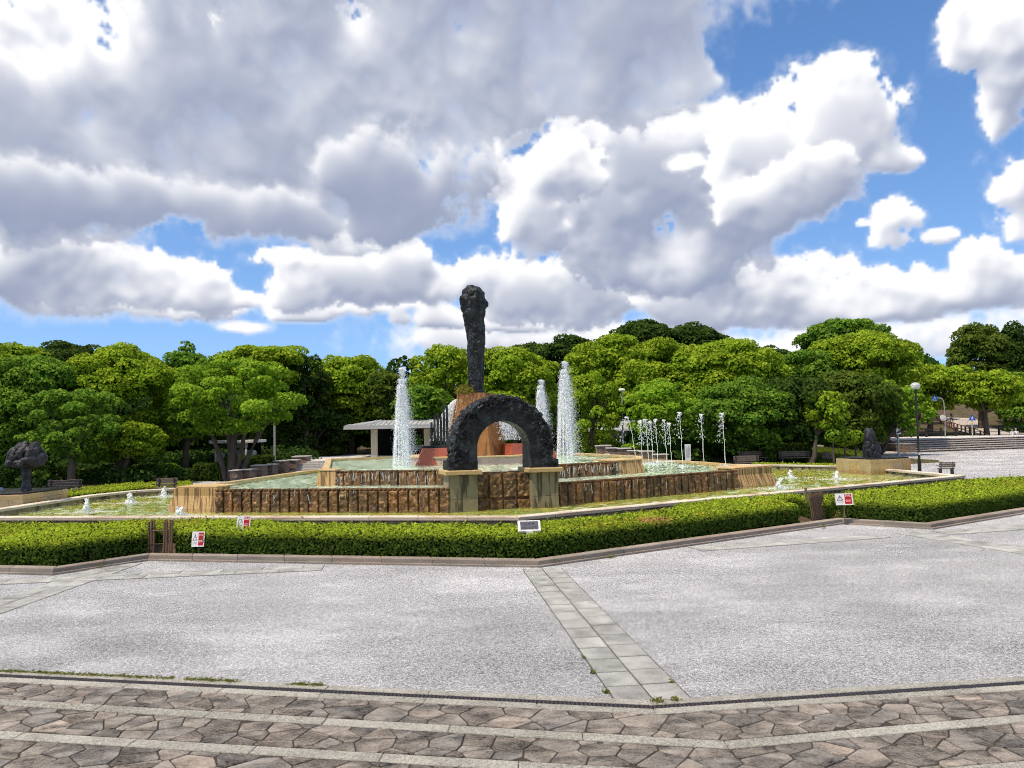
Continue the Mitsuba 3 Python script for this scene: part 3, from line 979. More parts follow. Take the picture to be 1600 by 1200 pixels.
# the tall column
def column_mesh():
    zs = np.linspace(0, 5.2, 150)
    prof = np.interp(zs, [0, 1.2, 1.7, 2.35, 3.0, 3.5, 4.0, 4.5, 4.85, 5.08, 5.2], [.345, .355, .375, .42, .44, .47, .54, .56, .48, .33, .02])
    th = np.linspace(0, 2 * np.pi, 96, endpoint=False)
    Z, T = np.meshgrid(zs, th, indexing='ij')
    Rr = np.repeat(prof[:, None], 96, 1)
    r_ = np.random.default_rng(5)
    lumps = [(.34, .0, 4.28, .34), (-.28, -.2, 4.45, .34), (.05, -.25, 4.75, .34), (-.22, .1, 4.85, .28), (.2, .1, 4.9, .3), (-.05, -.1, 5.0, .26), (.3, -.25, 4.05, .28), (-.34, -.1, 4.1, .26), (.1, -.36, 4.4, .3), (.12, .3, 4.4, .4), (-.3, .2, 4.4, .35), (.22, -.3, 4.6, .22), (-.12, -.38, 4.15, .2)]
    lumps += [(.44 * math.cos(a), .44 * math.sin(a), z, R) for a, z, R in zip(r_.uniform(0, 6.3, 40), r_.uniform(3.7, 4.85, 40), r_.uniform(.10, .20, 40))]
    for cx, cy, cz, R in lumps:
        rho2 = R * R - (Z - cz) ** 2
        b = cx * np.cos(T) + cy * np.sin(T)
        disc = b * b - cx * cx - cy * cy + rho2
        ex = np.where((rho2 > 0) & (disc > 0), b + np.sqrt(np.maximum(disc, 0)), 0)
        Rr = np.maximum(Rr * (1 - .0), ex)
    P3 = np.stack([Rr * np.cos(T), Rr * np.sin(T), Z], -1).reshape(-1, 3)
    low = np.clip(1.25 - P3[:, 2] / 5, .3, 1)
    h, e = crag(P3 * [1, 1, .8], 4.5, 21)
    h2, e2 = crag(P3, 9, 31)
    d = .05 * (h - .4) + .03 * np.minimum(e * 2, .7) + .022 * np.minimum(e2 * 2, .7) + .025 * (h2 - .5)
    mid = np.exp(-((P3[:, 2] - 2.7) / .7) ** 2)
    d = d + .06 * mid * np.cos(np.arctan2(P3[:, 1], P3[:, 0]) - .2)
    rr = np.maximum(np.hypot(P3[:, 0], P3[:, 1]), 1e-6)
    k = np.clip((rr + d * np.clip((5.2 - P3[:, 2]) * 4, 0, 1)) / rr, .3, 2)
    P3[:, :2] *= k[:, None]
    P3[:, 0] += np.interp(P3[:, 2], [0, 1.6, 2.6, 3.6, 4.3, 5.2], [0, .02, .0, -.06, -.03, -.12])
    v = np.vstack([P3, [0, 0, 0]])
    return P3, grid_faces(150, 96, True)


cm = column_mesh()
col = thing('column_sculpture', 'tall black column sculpture swelling into a knobbly top above the fountain', 'sculpture')
put('shaft', move(cm, (CEN[0] - .02, CEN[1], 4.84)), 'bronze_rock', col, smooth=50)
put('base_plate', prism([CEN + .42 * np.array([math.cos(t), math.sin(t)]) for t in np.linspace(0, 6.283, 21)[:-1]], 4.725, 4.85, .015), 'grey_bronze', col)


def star(spheres, sub, rough=.0, rs=3.0, seed=0, flat=None, knobs=0.0):
    """A closed surface seen from its centre: the union of spheres as (x, y, z, radius)."""
    b = trimesh.creation.icosphere(sub)
    u = np.array(b.vertices)
    r = np.zeros(len(u)) + .02
    for cx, cy, cz, R in spheres:
        c = np.array([cx, cy, cz])
        k = u @ c
        disc = k * k - c @ c + R * R
        r = np.maximum(r, np.where(disc > 0, k + np.sqrt(np.maximum(disc, 0)), 0))
    v = u * r[:, None]
    if rough:
        h, e = crag(v, rs, seed)
        v = v + u * (rough * ((h - .4) + .8 * np.minimum(e * 2, .8)))[:, None]
    if flat is not None:
        v[:, 2] = np.where(v[:, 2] < flat, flat + (v[:, 2] - flat) * .18, v[:, 2])
    return v, np.array(b.faces)


# mushroom-shaped tree at the left
r_ = np.random.default_rng(3)
TP = far(41.5, 740, 30.7)[:2]
sph = [(0, 0, .05, .62)]
for k in range(110):
    a, e = r_.uniform(0, 6.283), np.arcsin(r_.uniform(-.05, 1))
    R = r_.uniform(.11, .18)
    sph.append((.70 * math.cos(a) * math.cos(e), .70 * math.sin(a) * math.cos(e), .02 + .78 * math.sin(e), R))
tree_s = thing('tree_sculpture', 'dark grey sculpture like a mushroom or clipped tree on a stone pedestal', 'sculpture')
put('cap', move(star(sph, 5, .035, 6, 2, flat=-.12), (*TP, 1.98), 0, (.84, .84, .98)), 'grey_bronze', tree_s, smooth=50)
tz = np.linspace(0, 1.05, 30)
tr = np.interp(tz, [0, .12, .3, 1.05], [.23, .19, .155, .16])
tm = tube(np.c_[tz * 0, tz * 0, tz], tr, 28)
tv = tm[0] + .05 * (np.stack([meshkit.fbm(tm[0] * [9, 9, 4], 3, s) for s in (1, 2)] + [tm[0][:, 0] * 0 + .5], -1) - .5)
put('stem', move((tv, tm[1]), (*TP, .88)), 'grey_bronze', tree_s, smooth=60)


def pedestal(name, poly, z0, z1, label, nfaces):
    k = thing(name, label, 'pedestal')
    q = np.asarray(poly)
    put('core', prism(inset(q, .06), z0, z1 - .1, 0), 'mortar', k)
    for i in range(4):
        a, b = q[i], q[(i + 1) % 4]
        L = np.linalg.norm(b - a)
        n = max(1, int(round(L / .52)))
        e = (b - a) / L
        nin = np.array([-e[1], e[0]])
        for j in range(n):
            s, t = a + (b - a) * (j / n) + e * .006, a + (b - a) * ((j + 1) / n) - e * .006
            if j == 0: s = s + e * 0.0
            m = prism([s, t, t + nin * .07, s + nin * .07], z0, z1 - .19, .006)
            put('facing_slab', m, 'ochre_stone', k, uv=np.tile(frng.random(2), (len(m[0]), 1)))
        m = prism([a + e * .004, b - e * .004, b - e * .16 + nin * .16, a + e * .16 + nin * .16], z1 - .184, z1, .012)
        put('cap_stone', m, 'ochre_stone', k, uv=np.tile(frng.random(2), (len(m[0]), 1)))
    put('top_slab', prism(inset(q, .06), z1 - .12, z1 + .08, .012), 'black_slab', k)
    return k


pedestal('stone_pedestal', [(-21.4, 29.35), (-18.6, 29.25), (-18.55, 32.1), (-21.3, 32.2)], .0, .84, 'ochre stone pedestal with a dark slab under the mushroom-shaped sculpture', 4)
bp = np.array([18.2, 39.35])
be1, be2 = np.array([math.cos(math.radians(16)), math.sin(math.radians(16))]), np.array([-math.sin(math.radians(16)), math.cos(math.radians(16))])
pedestal('stone_pedestal', [bp, bp + be1 * 2.5, bp + be1 * 2.5 + be2 * 2.6, bp + be2 * 2.6], .0, 1.0, 'ochre stone pedestal with a dark slab under the black boulder sculpture', 4)
bl = [(x_ - .10 * z_, y_, z_, r0_) for z_, r0_ in zip(np.linspace(0, 1.28, 23), np.interp(np.linspace(0, 1, 23), [0, .4, .7, 1], [.41, .37, .31, .20])) for x_, y_ in ((0, 0), (.12 * (1 - z_ * .5), .05), (-.08 * (1 - z_ * .5), -.06))]
bm = star([(x, y, z - .55, r) for x, y, z, r in bl], 5, .07, 2.6, 9)
bv = bm[0]; bv[:, 2] = np.maximum(bv[:, 2], -.57)
tag(put('boulder_sculpture', move((bv, bm[1]), (*(bp + be1 * 1.18 + be2 * 1.25), 1.61), 20, 1.02), 'bronze_rock', smooth=38), 'black craggy boulder sculpture standing upright on the right pedestal', 'sculpture')


# red granite bases on either side of the pedestal, with their sculptures
def frustum(c, wx, wy, z0, z1, k, rotd):
    m = prism([(-wx, -wy), (wx, -wy), (wx, wy), (-wx, wy)], 0, z1 - z0, 0)
    v = m[0].copy()
    t = v[:, 2:3] / (z1 - z0)
    v[:, :2] *= 1 - t * (1 - np.array(k))
    return move((v, m[1]), (*c, z0), rotd)


RL = far(678, 712, 35.5)[:2] + (.12, 0)
RR = far(822, 712, 37.5)[:2]
rb_ = thing('red_base', 'battered red granite base under the black pillars left of the arch', 'plinth')
put('block', frustum(RL, .98, .9, 1.4, 2.16, (.62, .7), 8), 'red_granite', rb_)
ps = thing('pillar_sculpture', 'sculpture of upright black pillars of different heights left of the arch', 'sculpture')
put('plate', prism([RL + rot2(.14) @ np.array(q) for q in ((-.66, -.55), (.6, -.55), (.6, .55), (-.66, .55))], 2.165, 2.26, .01), 'bronze_rock', ps)
hp = np.random.default_rng(8)
for i, (x, h) in enumerate([(-.50, 1.10), (-.30, 1.42), (-.10, 1.55), (.10, 1.36), (.30, 1.90), (.50, 1.80)]):
    for row in (0,):
        w = hp.uniform(.046, .054)
        hh = h - row * hp.uniform(-.1, .25)
        b = trimesh.creation.box([w * 2, w * 2.4, hh]).subdivide().subdivide().subdivide()
        v = np.array(b.vertices) + [0, 0, hh / 2]
        v[:, :2] += .05 * (np.stack([meshkit.fbm(v * [9, 9, 5] + i, 3, s + row) for s in (1, 2)], -1) - .5)
        v[:, 2] += np.where(v[:, 2] > hh - .01, hp.uniform(-.05, .05), 0)
        put('pillar', move((v, b.faces), (*(RL + rot2(.14) @ np.array([x * .72 + .14 + row * .05, -.2 + row * .34])), 2.26), 8), 'bronze_rock', ps)
rb2 = thing('red_base', 'battered red granite base seen through the arch at the right', 'plinth')
put('block', frustum(RR, 1.25, .95, 1.4, 2.25, (.8, .7), 26), 'red_granite', rb2)
rs = star([(0, 0, 0, .42), (.1, 0, .45, .36), (.0, .05, .85, .34), (-.1, 0, 1.1, .25), (.2, 0, .7, .3)], 5, .06, 3, 41)
tag(put('rock_sculpture', move(rs, (*(RR + (.05, .1)), 2.62)), 'bronze_rock', smooth=40), 'dark rock sculpture half hidden behind the right leg of the arch', 'sculpture')

# ---------------------------------------------------------------- moving water
def drops(pos, size, rng, stretch=1.6):
    """Small four-sided drops."""
    o = np.array([[.94, 0, -.33], [-.47, .82, -.33], [-.47, -.82, -.33], [0, 0, 1]]) * 1.25
    f = np.array([[0, 1, 3], [1, 2, 3], [2, 0, 3], [0, 2, 1]])
    s = np.broadcast_to(size, (len(pos),))[:, None, None] * rng.uniform(.6, 1.4, (len(pos), 1, 1))
    v = pos[:, None] + o[None] * s * np.array([1, 1, stretch])
    return v.reshape(-1, 3), (f[None] + (np.arange(len(pos)) * 4)[:, None, None]).reshape(-1, 3)


def plume(name, c, z, h, label, nozz, ring, count, size, seed, wind=(.12, 0), fall=.16, group=None):
    r_ = np.random.default_rng(seed)
    k = thing(name, label, 'fountain jet', group)
    P_, S_ = [], []
    T = []
    for i in range(nozz):
        a = 2 * np.pi * i / nozz + .3
        b = np.array([*c, z]) + [ring * math.cos(a), ring * math.sin(a), 0]
        hh = h * (1.0 if i == 0 else r_.uniform(.62, .93))
        n = count // nozz
        u = r_.random(n)                                  # position along the flight: 0 nozzle, 1 top, 2 back down
        ph = np.where(r_.random(n) < .45, u ** .8, 1 + u ** 1.15)
        zz = hh * (1 - (1 - ph) ** 2)
        spread = ring * .10 + .05 * ph + fall * np.maximum(ph - 1, 0) ** .8
        g = r_.normal(0, 1, (n, 2)) * spread[:, None] * .62
        inward = -np.array([math.cos(a), math.sin(a)]) * ring * .95 * np.minimum(ph, 1)[:, None]
        xy = inward + g + np.array(wind) * (np.maximum(ph - .6, 0) ** 1.5)[:, None]
        P_.append(np.c_[b[0] + xy[:, 0], b[1] + xy[:, 1], z + zz + r_.normal(0, .02, n)])
        S_.append(size * np.where(ph < 1, 1.0, r_.uniform(.5, 1.1, n)))
        s = np.linspace(0, .62, 14)
        zt = hh * (1 - (1 - s) ** 2)
        pts_ = np.c_[b[0] - math.cos(a) * ring * .95 * s, b[1] - math.sin(a) * ring * .95 * s, z - .03 + zt]
        T.append(tube(pts_, np.linspace(.018, .010, 14), 5))
    put('drops', drops(np.vstack(P_), np.concatenate(S_), r_), 'spray_water', k, kind='stuff')
    put('streams', join(*T), 'spray_water', k)
    return k


JL, JR, JB = at(627, 727, 1.45), at(883, 718, 1.45), far(846, 706, 43.0)[:2]
plume('water_plume', JL, 1.45, 4.3, 'tall white plume of water in the upper tier, left of the column', 12, .36, 42000, .0092, 1, (.16, 0), .22)
plume('water_plume', JR, 1.45, 4.65, 'tall white plume of water right of the arch, nearer of the two there', 12, .38, 42000, .0098, 2, (.2, 0), .24)
plume('water_plume', JB, 1.45, 4.2, 'white plume of water close behind the arch, the further of the two at the right', 12, .38, 30000, .011, 3, (.16, 0), .24)

# water shooting out of the pedestal's top and falling round it
fr = np.random.default_rng(12)
fk = thing('falling_spray', 'fans of white spray falling from the top of the rust brown pedestal', 'spray', kind=None)
for a0 in (-155, -65 + 45, 25, 115):
    a = math.radians(a0 - (20 if a0 == -155 else 0))
    n = 3600
    u = fr.random(n)
    sp = fr.normal(0, .28, n)
    v0 = fr.uniform(1.1, 2.4, n)
    t = u * .74
    x = .55 + v0 * t
    z = 4.45 + .9 * t - 4.9 * t * t
    px_ = CEN[0] + x * np.cos(a + sp * .7)
    py_ = CEN[1] + x * np.sin(a + sp * .7)
    ok = z > 1.45
    put('fan', drops(np.c_[px_, py_, z][ok], .017, fr), 'spray_water', fk, kind='stuff')

# the row of thin jets in the lower tier at the right
thin = [(994, 723, 650), (1004, 725, 656), (1014, 724, 654), (1021, 726, 657), (1028, 722, 654), (1042, 722, 655), (1049, 722, 660), (1067, 729, 643), (1100, 724, 646), (1134, 728, 644)]
JET_LABELS = ['leftmost thin jet, arching over to the left', 'tall thin jet of the close cluster, next to the arching one', 'third thin jet from the left, in the close cluster', 'fourth thin jet from the left, in the close cluster', 'fifth thin jet from the left, last of the close cluster', 'left one of the pair of thin jets left of the notice board', 'right one of the pair of thin jets left of the notice board', 'tallest thin jet, standing alone just left of the notice board', 'thin jet standing alone right of the notice board', 'rightmost thin jet, nearest the streaked corner block']
for i, (x, y, yt) in enumerate(thin):
    r_ = np.random.default_rng(100 + i)
    c = at(x, y, .99)
    h = (y - yt) / FOCAL * c[1] * .98
    bend = r_.uniform(-.16, -.06)
    if i in (0,): bend = -.45
    s = np.linspace(0, .9, 22)
    zt = h * (1 - (1 - s) ** 2)
    k = thing('thin_jet', JET_LABELS[i], 'fountain jet', 'row of thin jets in the lower tier')
    wob = .012 * np.sin(s * 21 + i)
    put('stream', tube(np.c_[c[0] + bend * s + wob, c[1] + .03 * s, .97 + zt], np.linspace(.016, .010, 22), 6), 'spray_water', k)
    n = 130
    ph = r_.uniform(.72, 1.75, n)
    zz = h * (1 - (1 - ph) ** 2)
    g = r_.normal(0, 1, (n, 2)) * (.02 + .11 * np.maximum(ph - .75, 0))[:, None]
    put('drops', drops(np.c_[c[0] + bend * ph + g[:, 0], c[1] + g[:, 1], .98 + zz], .018, r_), 'spray_water', k, kind='stuff')
    m = 60
    rr = np.abs(r_.normal(0, .28, m)); aa = r_.uniform(0, 6.28, m)
    put('splash', drops(np.c_[c[0] + rr * np.cos(aa), c[1] + rr * np.sin(aa), 1.0 + r_.uniform(0, .05, m)], .016, r_), 'spray_water', k, kind='stuff')

# foaming bubblers in the outer basin
where = ['left pool, in front of the mushroom-shaped sculpture', 'left pool, second from the left', 'left pool, by the bench', 'left pool, in front of the corner block', 'right pool, beside the streaked corner block', 'right pool, furthest back', 'right pool, nearest the boulder pedestal']
for i, (c, hgt) in enumerate(zip(BUB, (.50, .40, .46, .30, .42, .40, .38))):
    r_ = np.random.default_rng(200 + i)
    sp = [(r_.normal(0, .035), r_.normal(0, .035), z, .085 * (1 - .7 * z / hgt) + .012) for z in np.linspace(.0, hgt * .92, 12)]
    m = star([(x, y, z - hgt * .35, R) for x, y, z, R in sp], 4, .02, 16, i)
    k = thing('foam_bubbler', 'white foaming bubbler in the ' + where[i], 'fountain jet')
    put('foam_cone', move(m, (*c, .29 + hgt * .35)), 'foam', k, smooth=60)
    n = 240
    rr = np.abs(r_.normal(0, .16, n)); aa = r_.uniform(0, 6.28, n)
    put('drops', drops(np.c_[c[0] + rr * np.cos(aa), c[1] + rr * np.sin(aa), .31 + np.abs(r_.normal(0, .35, n)) * hgt * np.exp(-rr * 5)], .012, r_), 'foam', k, kind='stuff')
    n = 420
    rr = .12 + np.abs(r_.normal(0, .55, n)); aa = r_.uniform(0, 6.28, n)
    put('froth', drops(np.c_[c[0] + rr * np.cos(aa) * 1.7, c[1] + rr * np.sin(aa) * .7, .305 + 0 * rr], .013, r_, .5), 'foam', k, kind='stuff')
# streaks of water running over the weirs
tr_ = np.random.default_rng(17)
for nm, (a, b, z0, z1, n) in {'l': (A2, A3, .28, 1.0, 14), 'r': (C1, C2, .28, 1.0, 14), 'ul': (U1, U2, 1.0, 1.46, 60), 'ur': (U3, U4, 1.0, 1.46, 50)}.items():
    e = (b - a) / np.linalg.norm(b - a); out = np.array([e[1], -e[0]])
    ts = []
    for j in range(n):
        t = tr_.random(); q = a + (b - a) * t + out * .14
        zt = z1 - tr_.uniform(0, .25); zb = max(z0, zt - tr_.uniform(.08, .35))
        zz = np.linspace(zt, zb, 6)
        w = tr_.normal(0, .015, (6, 2)).cumsum(0) * .5
        ts.append(tube(np.c_[q[0] + w[:, 0], q[1] + w[:, 1], zz], .003 + .004 * tr_.random(), 4))
    put('trickles', join(*ts), 'foam', ft, kind='stuff')

# ---------------------------------------------------------------- foliage
def leaves(p, nrm, L, W, rng, cols, tilt=.7, bend=.5):
    """Folded rhombic leaves at the points p, lying across nrm with a random tilt; returns vertices, faces, normals, colours."""
    n = len(p)
    d = nrm + rng.normal(0, tilt, (n, 3))
    d /= np.linalg.norm(d, axis=1, keepdims=True) + 1e-9
    a = np.cross(d, rng.normal(0, 1, (n, 3)))
    a /= np.linalg.norm(a, axis=1, keepdims=True) + 1e-9
    b = np.cross(d, a)
    s = rng.uniform(.65, 1.25, (n, 1))
    L = np.broadcast_to(L, (n,))[:, None] * s
    W = np.broadcast_to(W, (n,))[:, None] * s
    v = np.stack([p - a * L / 2, p + b * W / 2 + d * W * .12, p + a * L / 2, p - b * W / 2 + d * W * .12], 1).reshape(-1, 3)
    k = (np.arange(n) * 4)[:, None]
    f = np.vstack([k + [0, 1, 2], k + [0, 2, 3]])
    dd = d * np.sign((d * nrm).sum(1, keepdims=True) + 1e-9)
    sm = nrm * bend + dd * (1 - bend)
    sm /= np.linalg.norm(sm, axis=1, keepdims=True) + 1e-9
    return v, f, np.repeat(sm, 4, 0), np.repeat(np.clip(cols, .002, .9), 4, 0)


def foliage(name, data, parent, label=None, kind='stuff', mat='leaf'):
    v, f, n, c = data
    return put(name, (v, f), mat, parent, color=c, normals=n, kind=kind, label=label)


def palette(n, rng, a, b, c=None, share=.1):
    t = rng.random((n, 1))
    o = np.array(a) * (1 - t) + np.array(b) * t
    if c is not None:
        o = np.where(rng.random((n, 1)) < share, np.array(c), o)
    return o * rng.uniform(.75, 1.25, (n, 1))


import shapely


def in_poly(g, n, rng):
    x0, y0, x1, y1 = g.bounds
    q = np.c_[rng.uniform(x0, x1, n * 3), rng.uniform(y0, y1, n * 3)]
    q = q[shapely.contains_xy(g, q[:, 0], q[:, 1])]
    return q[:n]


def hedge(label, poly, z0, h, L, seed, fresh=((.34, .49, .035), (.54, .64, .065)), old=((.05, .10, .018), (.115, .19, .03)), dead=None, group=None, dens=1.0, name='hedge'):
    r_ = np.random.default_rng(seed)
    g = Polygon(poly).buffer(0) if not hasattr(poly, 'area') else poly
    g = g.buffer(-.12).buffer(.12)
    k = thing(name, label, 'hedge', group)
    lump = lambda x, y: .07 * (meshkit.fbm(np.stack([x * 1.6, y * 1.6, x * 0 + seed], -1), 3, 2) - .5) + .05 * (meshkit.noise(np.stack([x * 5, y * 5, x * 0], -1), seed) - .5)
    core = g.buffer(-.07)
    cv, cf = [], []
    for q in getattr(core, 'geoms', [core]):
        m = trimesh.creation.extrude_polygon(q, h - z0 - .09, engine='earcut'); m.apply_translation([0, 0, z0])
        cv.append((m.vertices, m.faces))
    put('inner_core', join(*cv), 'dark_core', k)  # solid dark body, giving the hedge its inner shade by colour
    area = L * L * .62 * .5
    n = int(g.area * 1.25 / area * dens)
    q = in_poly(g, n, r_)
    edge = shapely.distance(shapely.boundary(g), shapely.points(q))
    z = h + lump(q[:, 0], q[:, 1]) - .09 * np.clip(1 - edge / .16, 0, 1) ** 2 + r_.normal(0, .026, len(q)) + .05 * (r_.random(len(q)) < .04) + r_.uniform(.03, .11, len(q)) * (r_.random(len(q)) < .012)
    nz = np.c_[r_.normal(0, .25, (len(q), 2)), np.ones(len(q))]
    tone = meshkit.fbm(np.c_[q * 1.3, q[:, :1] * 0 + seed], 3, 4)[:, None]
    ct = palette(len(q), r_, *fresh, c=(.07, .11, .02), share=.18) * (.75 + .5 * tone)
    yel = meshkit.fbm(np.c_[q * .8, q[:, :1] * 0 + 9.3], 3, 8)
    ct = np.where((yel > .6)[:, None] & (r_.random((len(q), 1)) < .4), [[.40, .36, .05]], ct)
    if dead is not None:
        for dx, dy, dr_ in dead:
            ct = np.where((np.hypot(q[:, 0] - dx, q[:, 1] - dy) < dr_ * r_.uniform(.5, 1.1, len(q)))[:, None], [[.66, .40, .17]], ct)
    P_, N_, C_ = [np.c_[q, z]], [nz], [ct]
    ring = g.exterior if g.geom_type == 'Polygon' else max(g.geoms, key=lambda t: t.area).exterior
    m = int(ring.length * (h - z0) * 1.7 / area * dens)
    s = r_.uniform(0, ring.length, m)
    e = shapely.line_interpolate_point(ring, s)
    e2 = shapely.line_interpolate_point(ring, (s + .05) % ring.length)
    a, b = shapely.get_coordinates(e), shapely.get_coordinates(e2)
    t = b - a; t /= np.linalg.norm(t, axis=1, keepdims=True) + 1e-9
    sgn = 1 if ring.is_ccw else -1
    out = np.c_[t[:, 1], -t[:, 0]] * sgn
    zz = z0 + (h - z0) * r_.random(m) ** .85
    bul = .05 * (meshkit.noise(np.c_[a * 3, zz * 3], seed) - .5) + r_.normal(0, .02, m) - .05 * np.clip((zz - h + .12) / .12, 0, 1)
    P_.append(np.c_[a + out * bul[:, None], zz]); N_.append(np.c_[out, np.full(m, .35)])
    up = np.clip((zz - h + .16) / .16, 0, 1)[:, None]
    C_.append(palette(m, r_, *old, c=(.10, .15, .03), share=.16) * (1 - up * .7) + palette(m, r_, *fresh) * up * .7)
    P_, N_, C_ = np.vstack(P_), np.vstack(N_), np.vstack(C_)
    N_ /= np.linalg.norm(N_, axis=1, keepdims=True)
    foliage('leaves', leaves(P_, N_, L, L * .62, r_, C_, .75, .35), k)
    return k


def cut(line, d0, d1, s0, s1):
    """The strip between two offsets of a polyline from (segment, share) s0 to s1."""
    A, B = mitre(line, d0), mitre(line, d1)
    f = lambda Q, s: Q[int(s)] + (Q[min(int(s) + 1, len(Q) - 1)] - Q[int(s)]) * (s - int(s))
    mids = [i for i in range(len(A)) if s0 < i < s1]
    return [f(A, s0), *[A[i] for i in mids], f(A, s1), f(B, s1), *[B[i] for i in mids[::-1]], f(B, s0)]


def along(x, y, seg):
    p = at(x, y)
    a, b = KERB[seg], KERB[seg + 1]
    return seg + float(np.dot(p - a, b - a) / np.dot(b - a, b - a))


RIMP = Polygon(RIM)
HT = .62
sL, sM0, sM1 = 2 - .03, along(274, 877, 2), along(1256, 827, 3)
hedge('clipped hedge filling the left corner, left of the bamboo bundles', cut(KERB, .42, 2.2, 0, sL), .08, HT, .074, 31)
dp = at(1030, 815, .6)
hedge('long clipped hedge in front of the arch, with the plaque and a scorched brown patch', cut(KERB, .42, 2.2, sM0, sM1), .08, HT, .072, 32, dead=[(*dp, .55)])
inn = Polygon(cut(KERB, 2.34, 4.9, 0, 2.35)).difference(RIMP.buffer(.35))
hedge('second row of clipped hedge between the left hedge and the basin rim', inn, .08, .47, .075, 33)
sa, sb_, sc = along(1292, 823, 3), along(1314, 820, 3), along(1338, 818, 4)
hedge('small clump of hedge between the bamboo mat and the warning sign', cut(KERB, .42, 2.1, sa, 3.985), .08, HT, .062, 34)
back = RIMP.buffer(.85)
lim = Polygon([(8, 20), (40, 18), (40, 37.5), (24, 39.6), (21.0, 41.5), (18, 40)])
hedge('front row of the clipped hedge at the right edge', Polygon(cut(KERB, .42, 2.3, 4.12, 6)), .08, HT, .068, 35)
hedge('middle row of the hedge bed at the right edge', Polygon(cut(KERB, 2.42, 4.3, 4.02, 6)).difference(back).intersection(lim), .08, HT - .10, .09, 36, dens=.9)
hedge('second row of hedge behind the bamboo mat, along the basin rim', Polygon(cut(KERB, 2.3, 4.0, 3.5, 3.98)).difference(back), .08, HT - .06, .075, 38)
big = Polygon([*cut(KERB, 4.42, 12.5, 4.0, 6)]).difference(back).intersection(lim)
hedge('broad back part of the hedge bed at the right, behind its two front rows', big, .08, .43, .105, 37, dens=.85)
# low green strips behind the rim
hedge('low strip of ground ivy behind the rim at the left, by the bench', [at(100, 776, .3), at(222, 763.5, .3), at(300, 760, .3), at(300, 754, .3), at(200, 757, .3), at(110, 766, .3)], .0, .36, .10, 41, name='ground_ivy')
hedge('low strip of ground ivy behind the rim at the right, before the boulder', [(15.3, 48.0), (18.9, 44.7), (19.7, 42.4), (21, 43), (19.6, 46.8), (15.5, 50.6)], .0, .42, .10, 42, name='ground_ivy')

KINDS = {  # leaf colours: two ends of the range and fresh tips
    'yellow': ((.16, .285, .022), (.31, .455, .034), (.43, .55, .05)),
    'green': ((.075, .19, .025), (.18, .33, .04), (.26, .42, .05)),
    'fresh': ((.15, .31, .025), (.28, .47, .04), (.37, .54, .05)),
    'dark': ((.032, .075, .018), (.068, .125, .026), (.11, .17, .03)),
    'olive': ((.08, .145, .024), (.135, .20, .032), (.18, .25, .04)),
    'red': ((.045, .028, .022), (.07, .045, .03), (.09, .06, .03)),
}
leaf_total = 0


def clump_leaves(c, R, n, L, rng, cols, up=.35, shell=.72):
    u = rng.normal(0, 1, (n, 3)); u /= np.linalg.norm(u, axis=1, keepdims=True)
    u[:, 2] = np.where(u[:, 2] < -.35, -u[:, 2], u[:, 2])
    rad = shell + (1.06 - shell) * rng.random((n, 1)) ** .6
    p = c + u * R * rad
    nn = u / R * np.mean(R) + [0, 0, up]
    return p, nn / np.linalg.norm(nn, axis=1, keepdims=True)


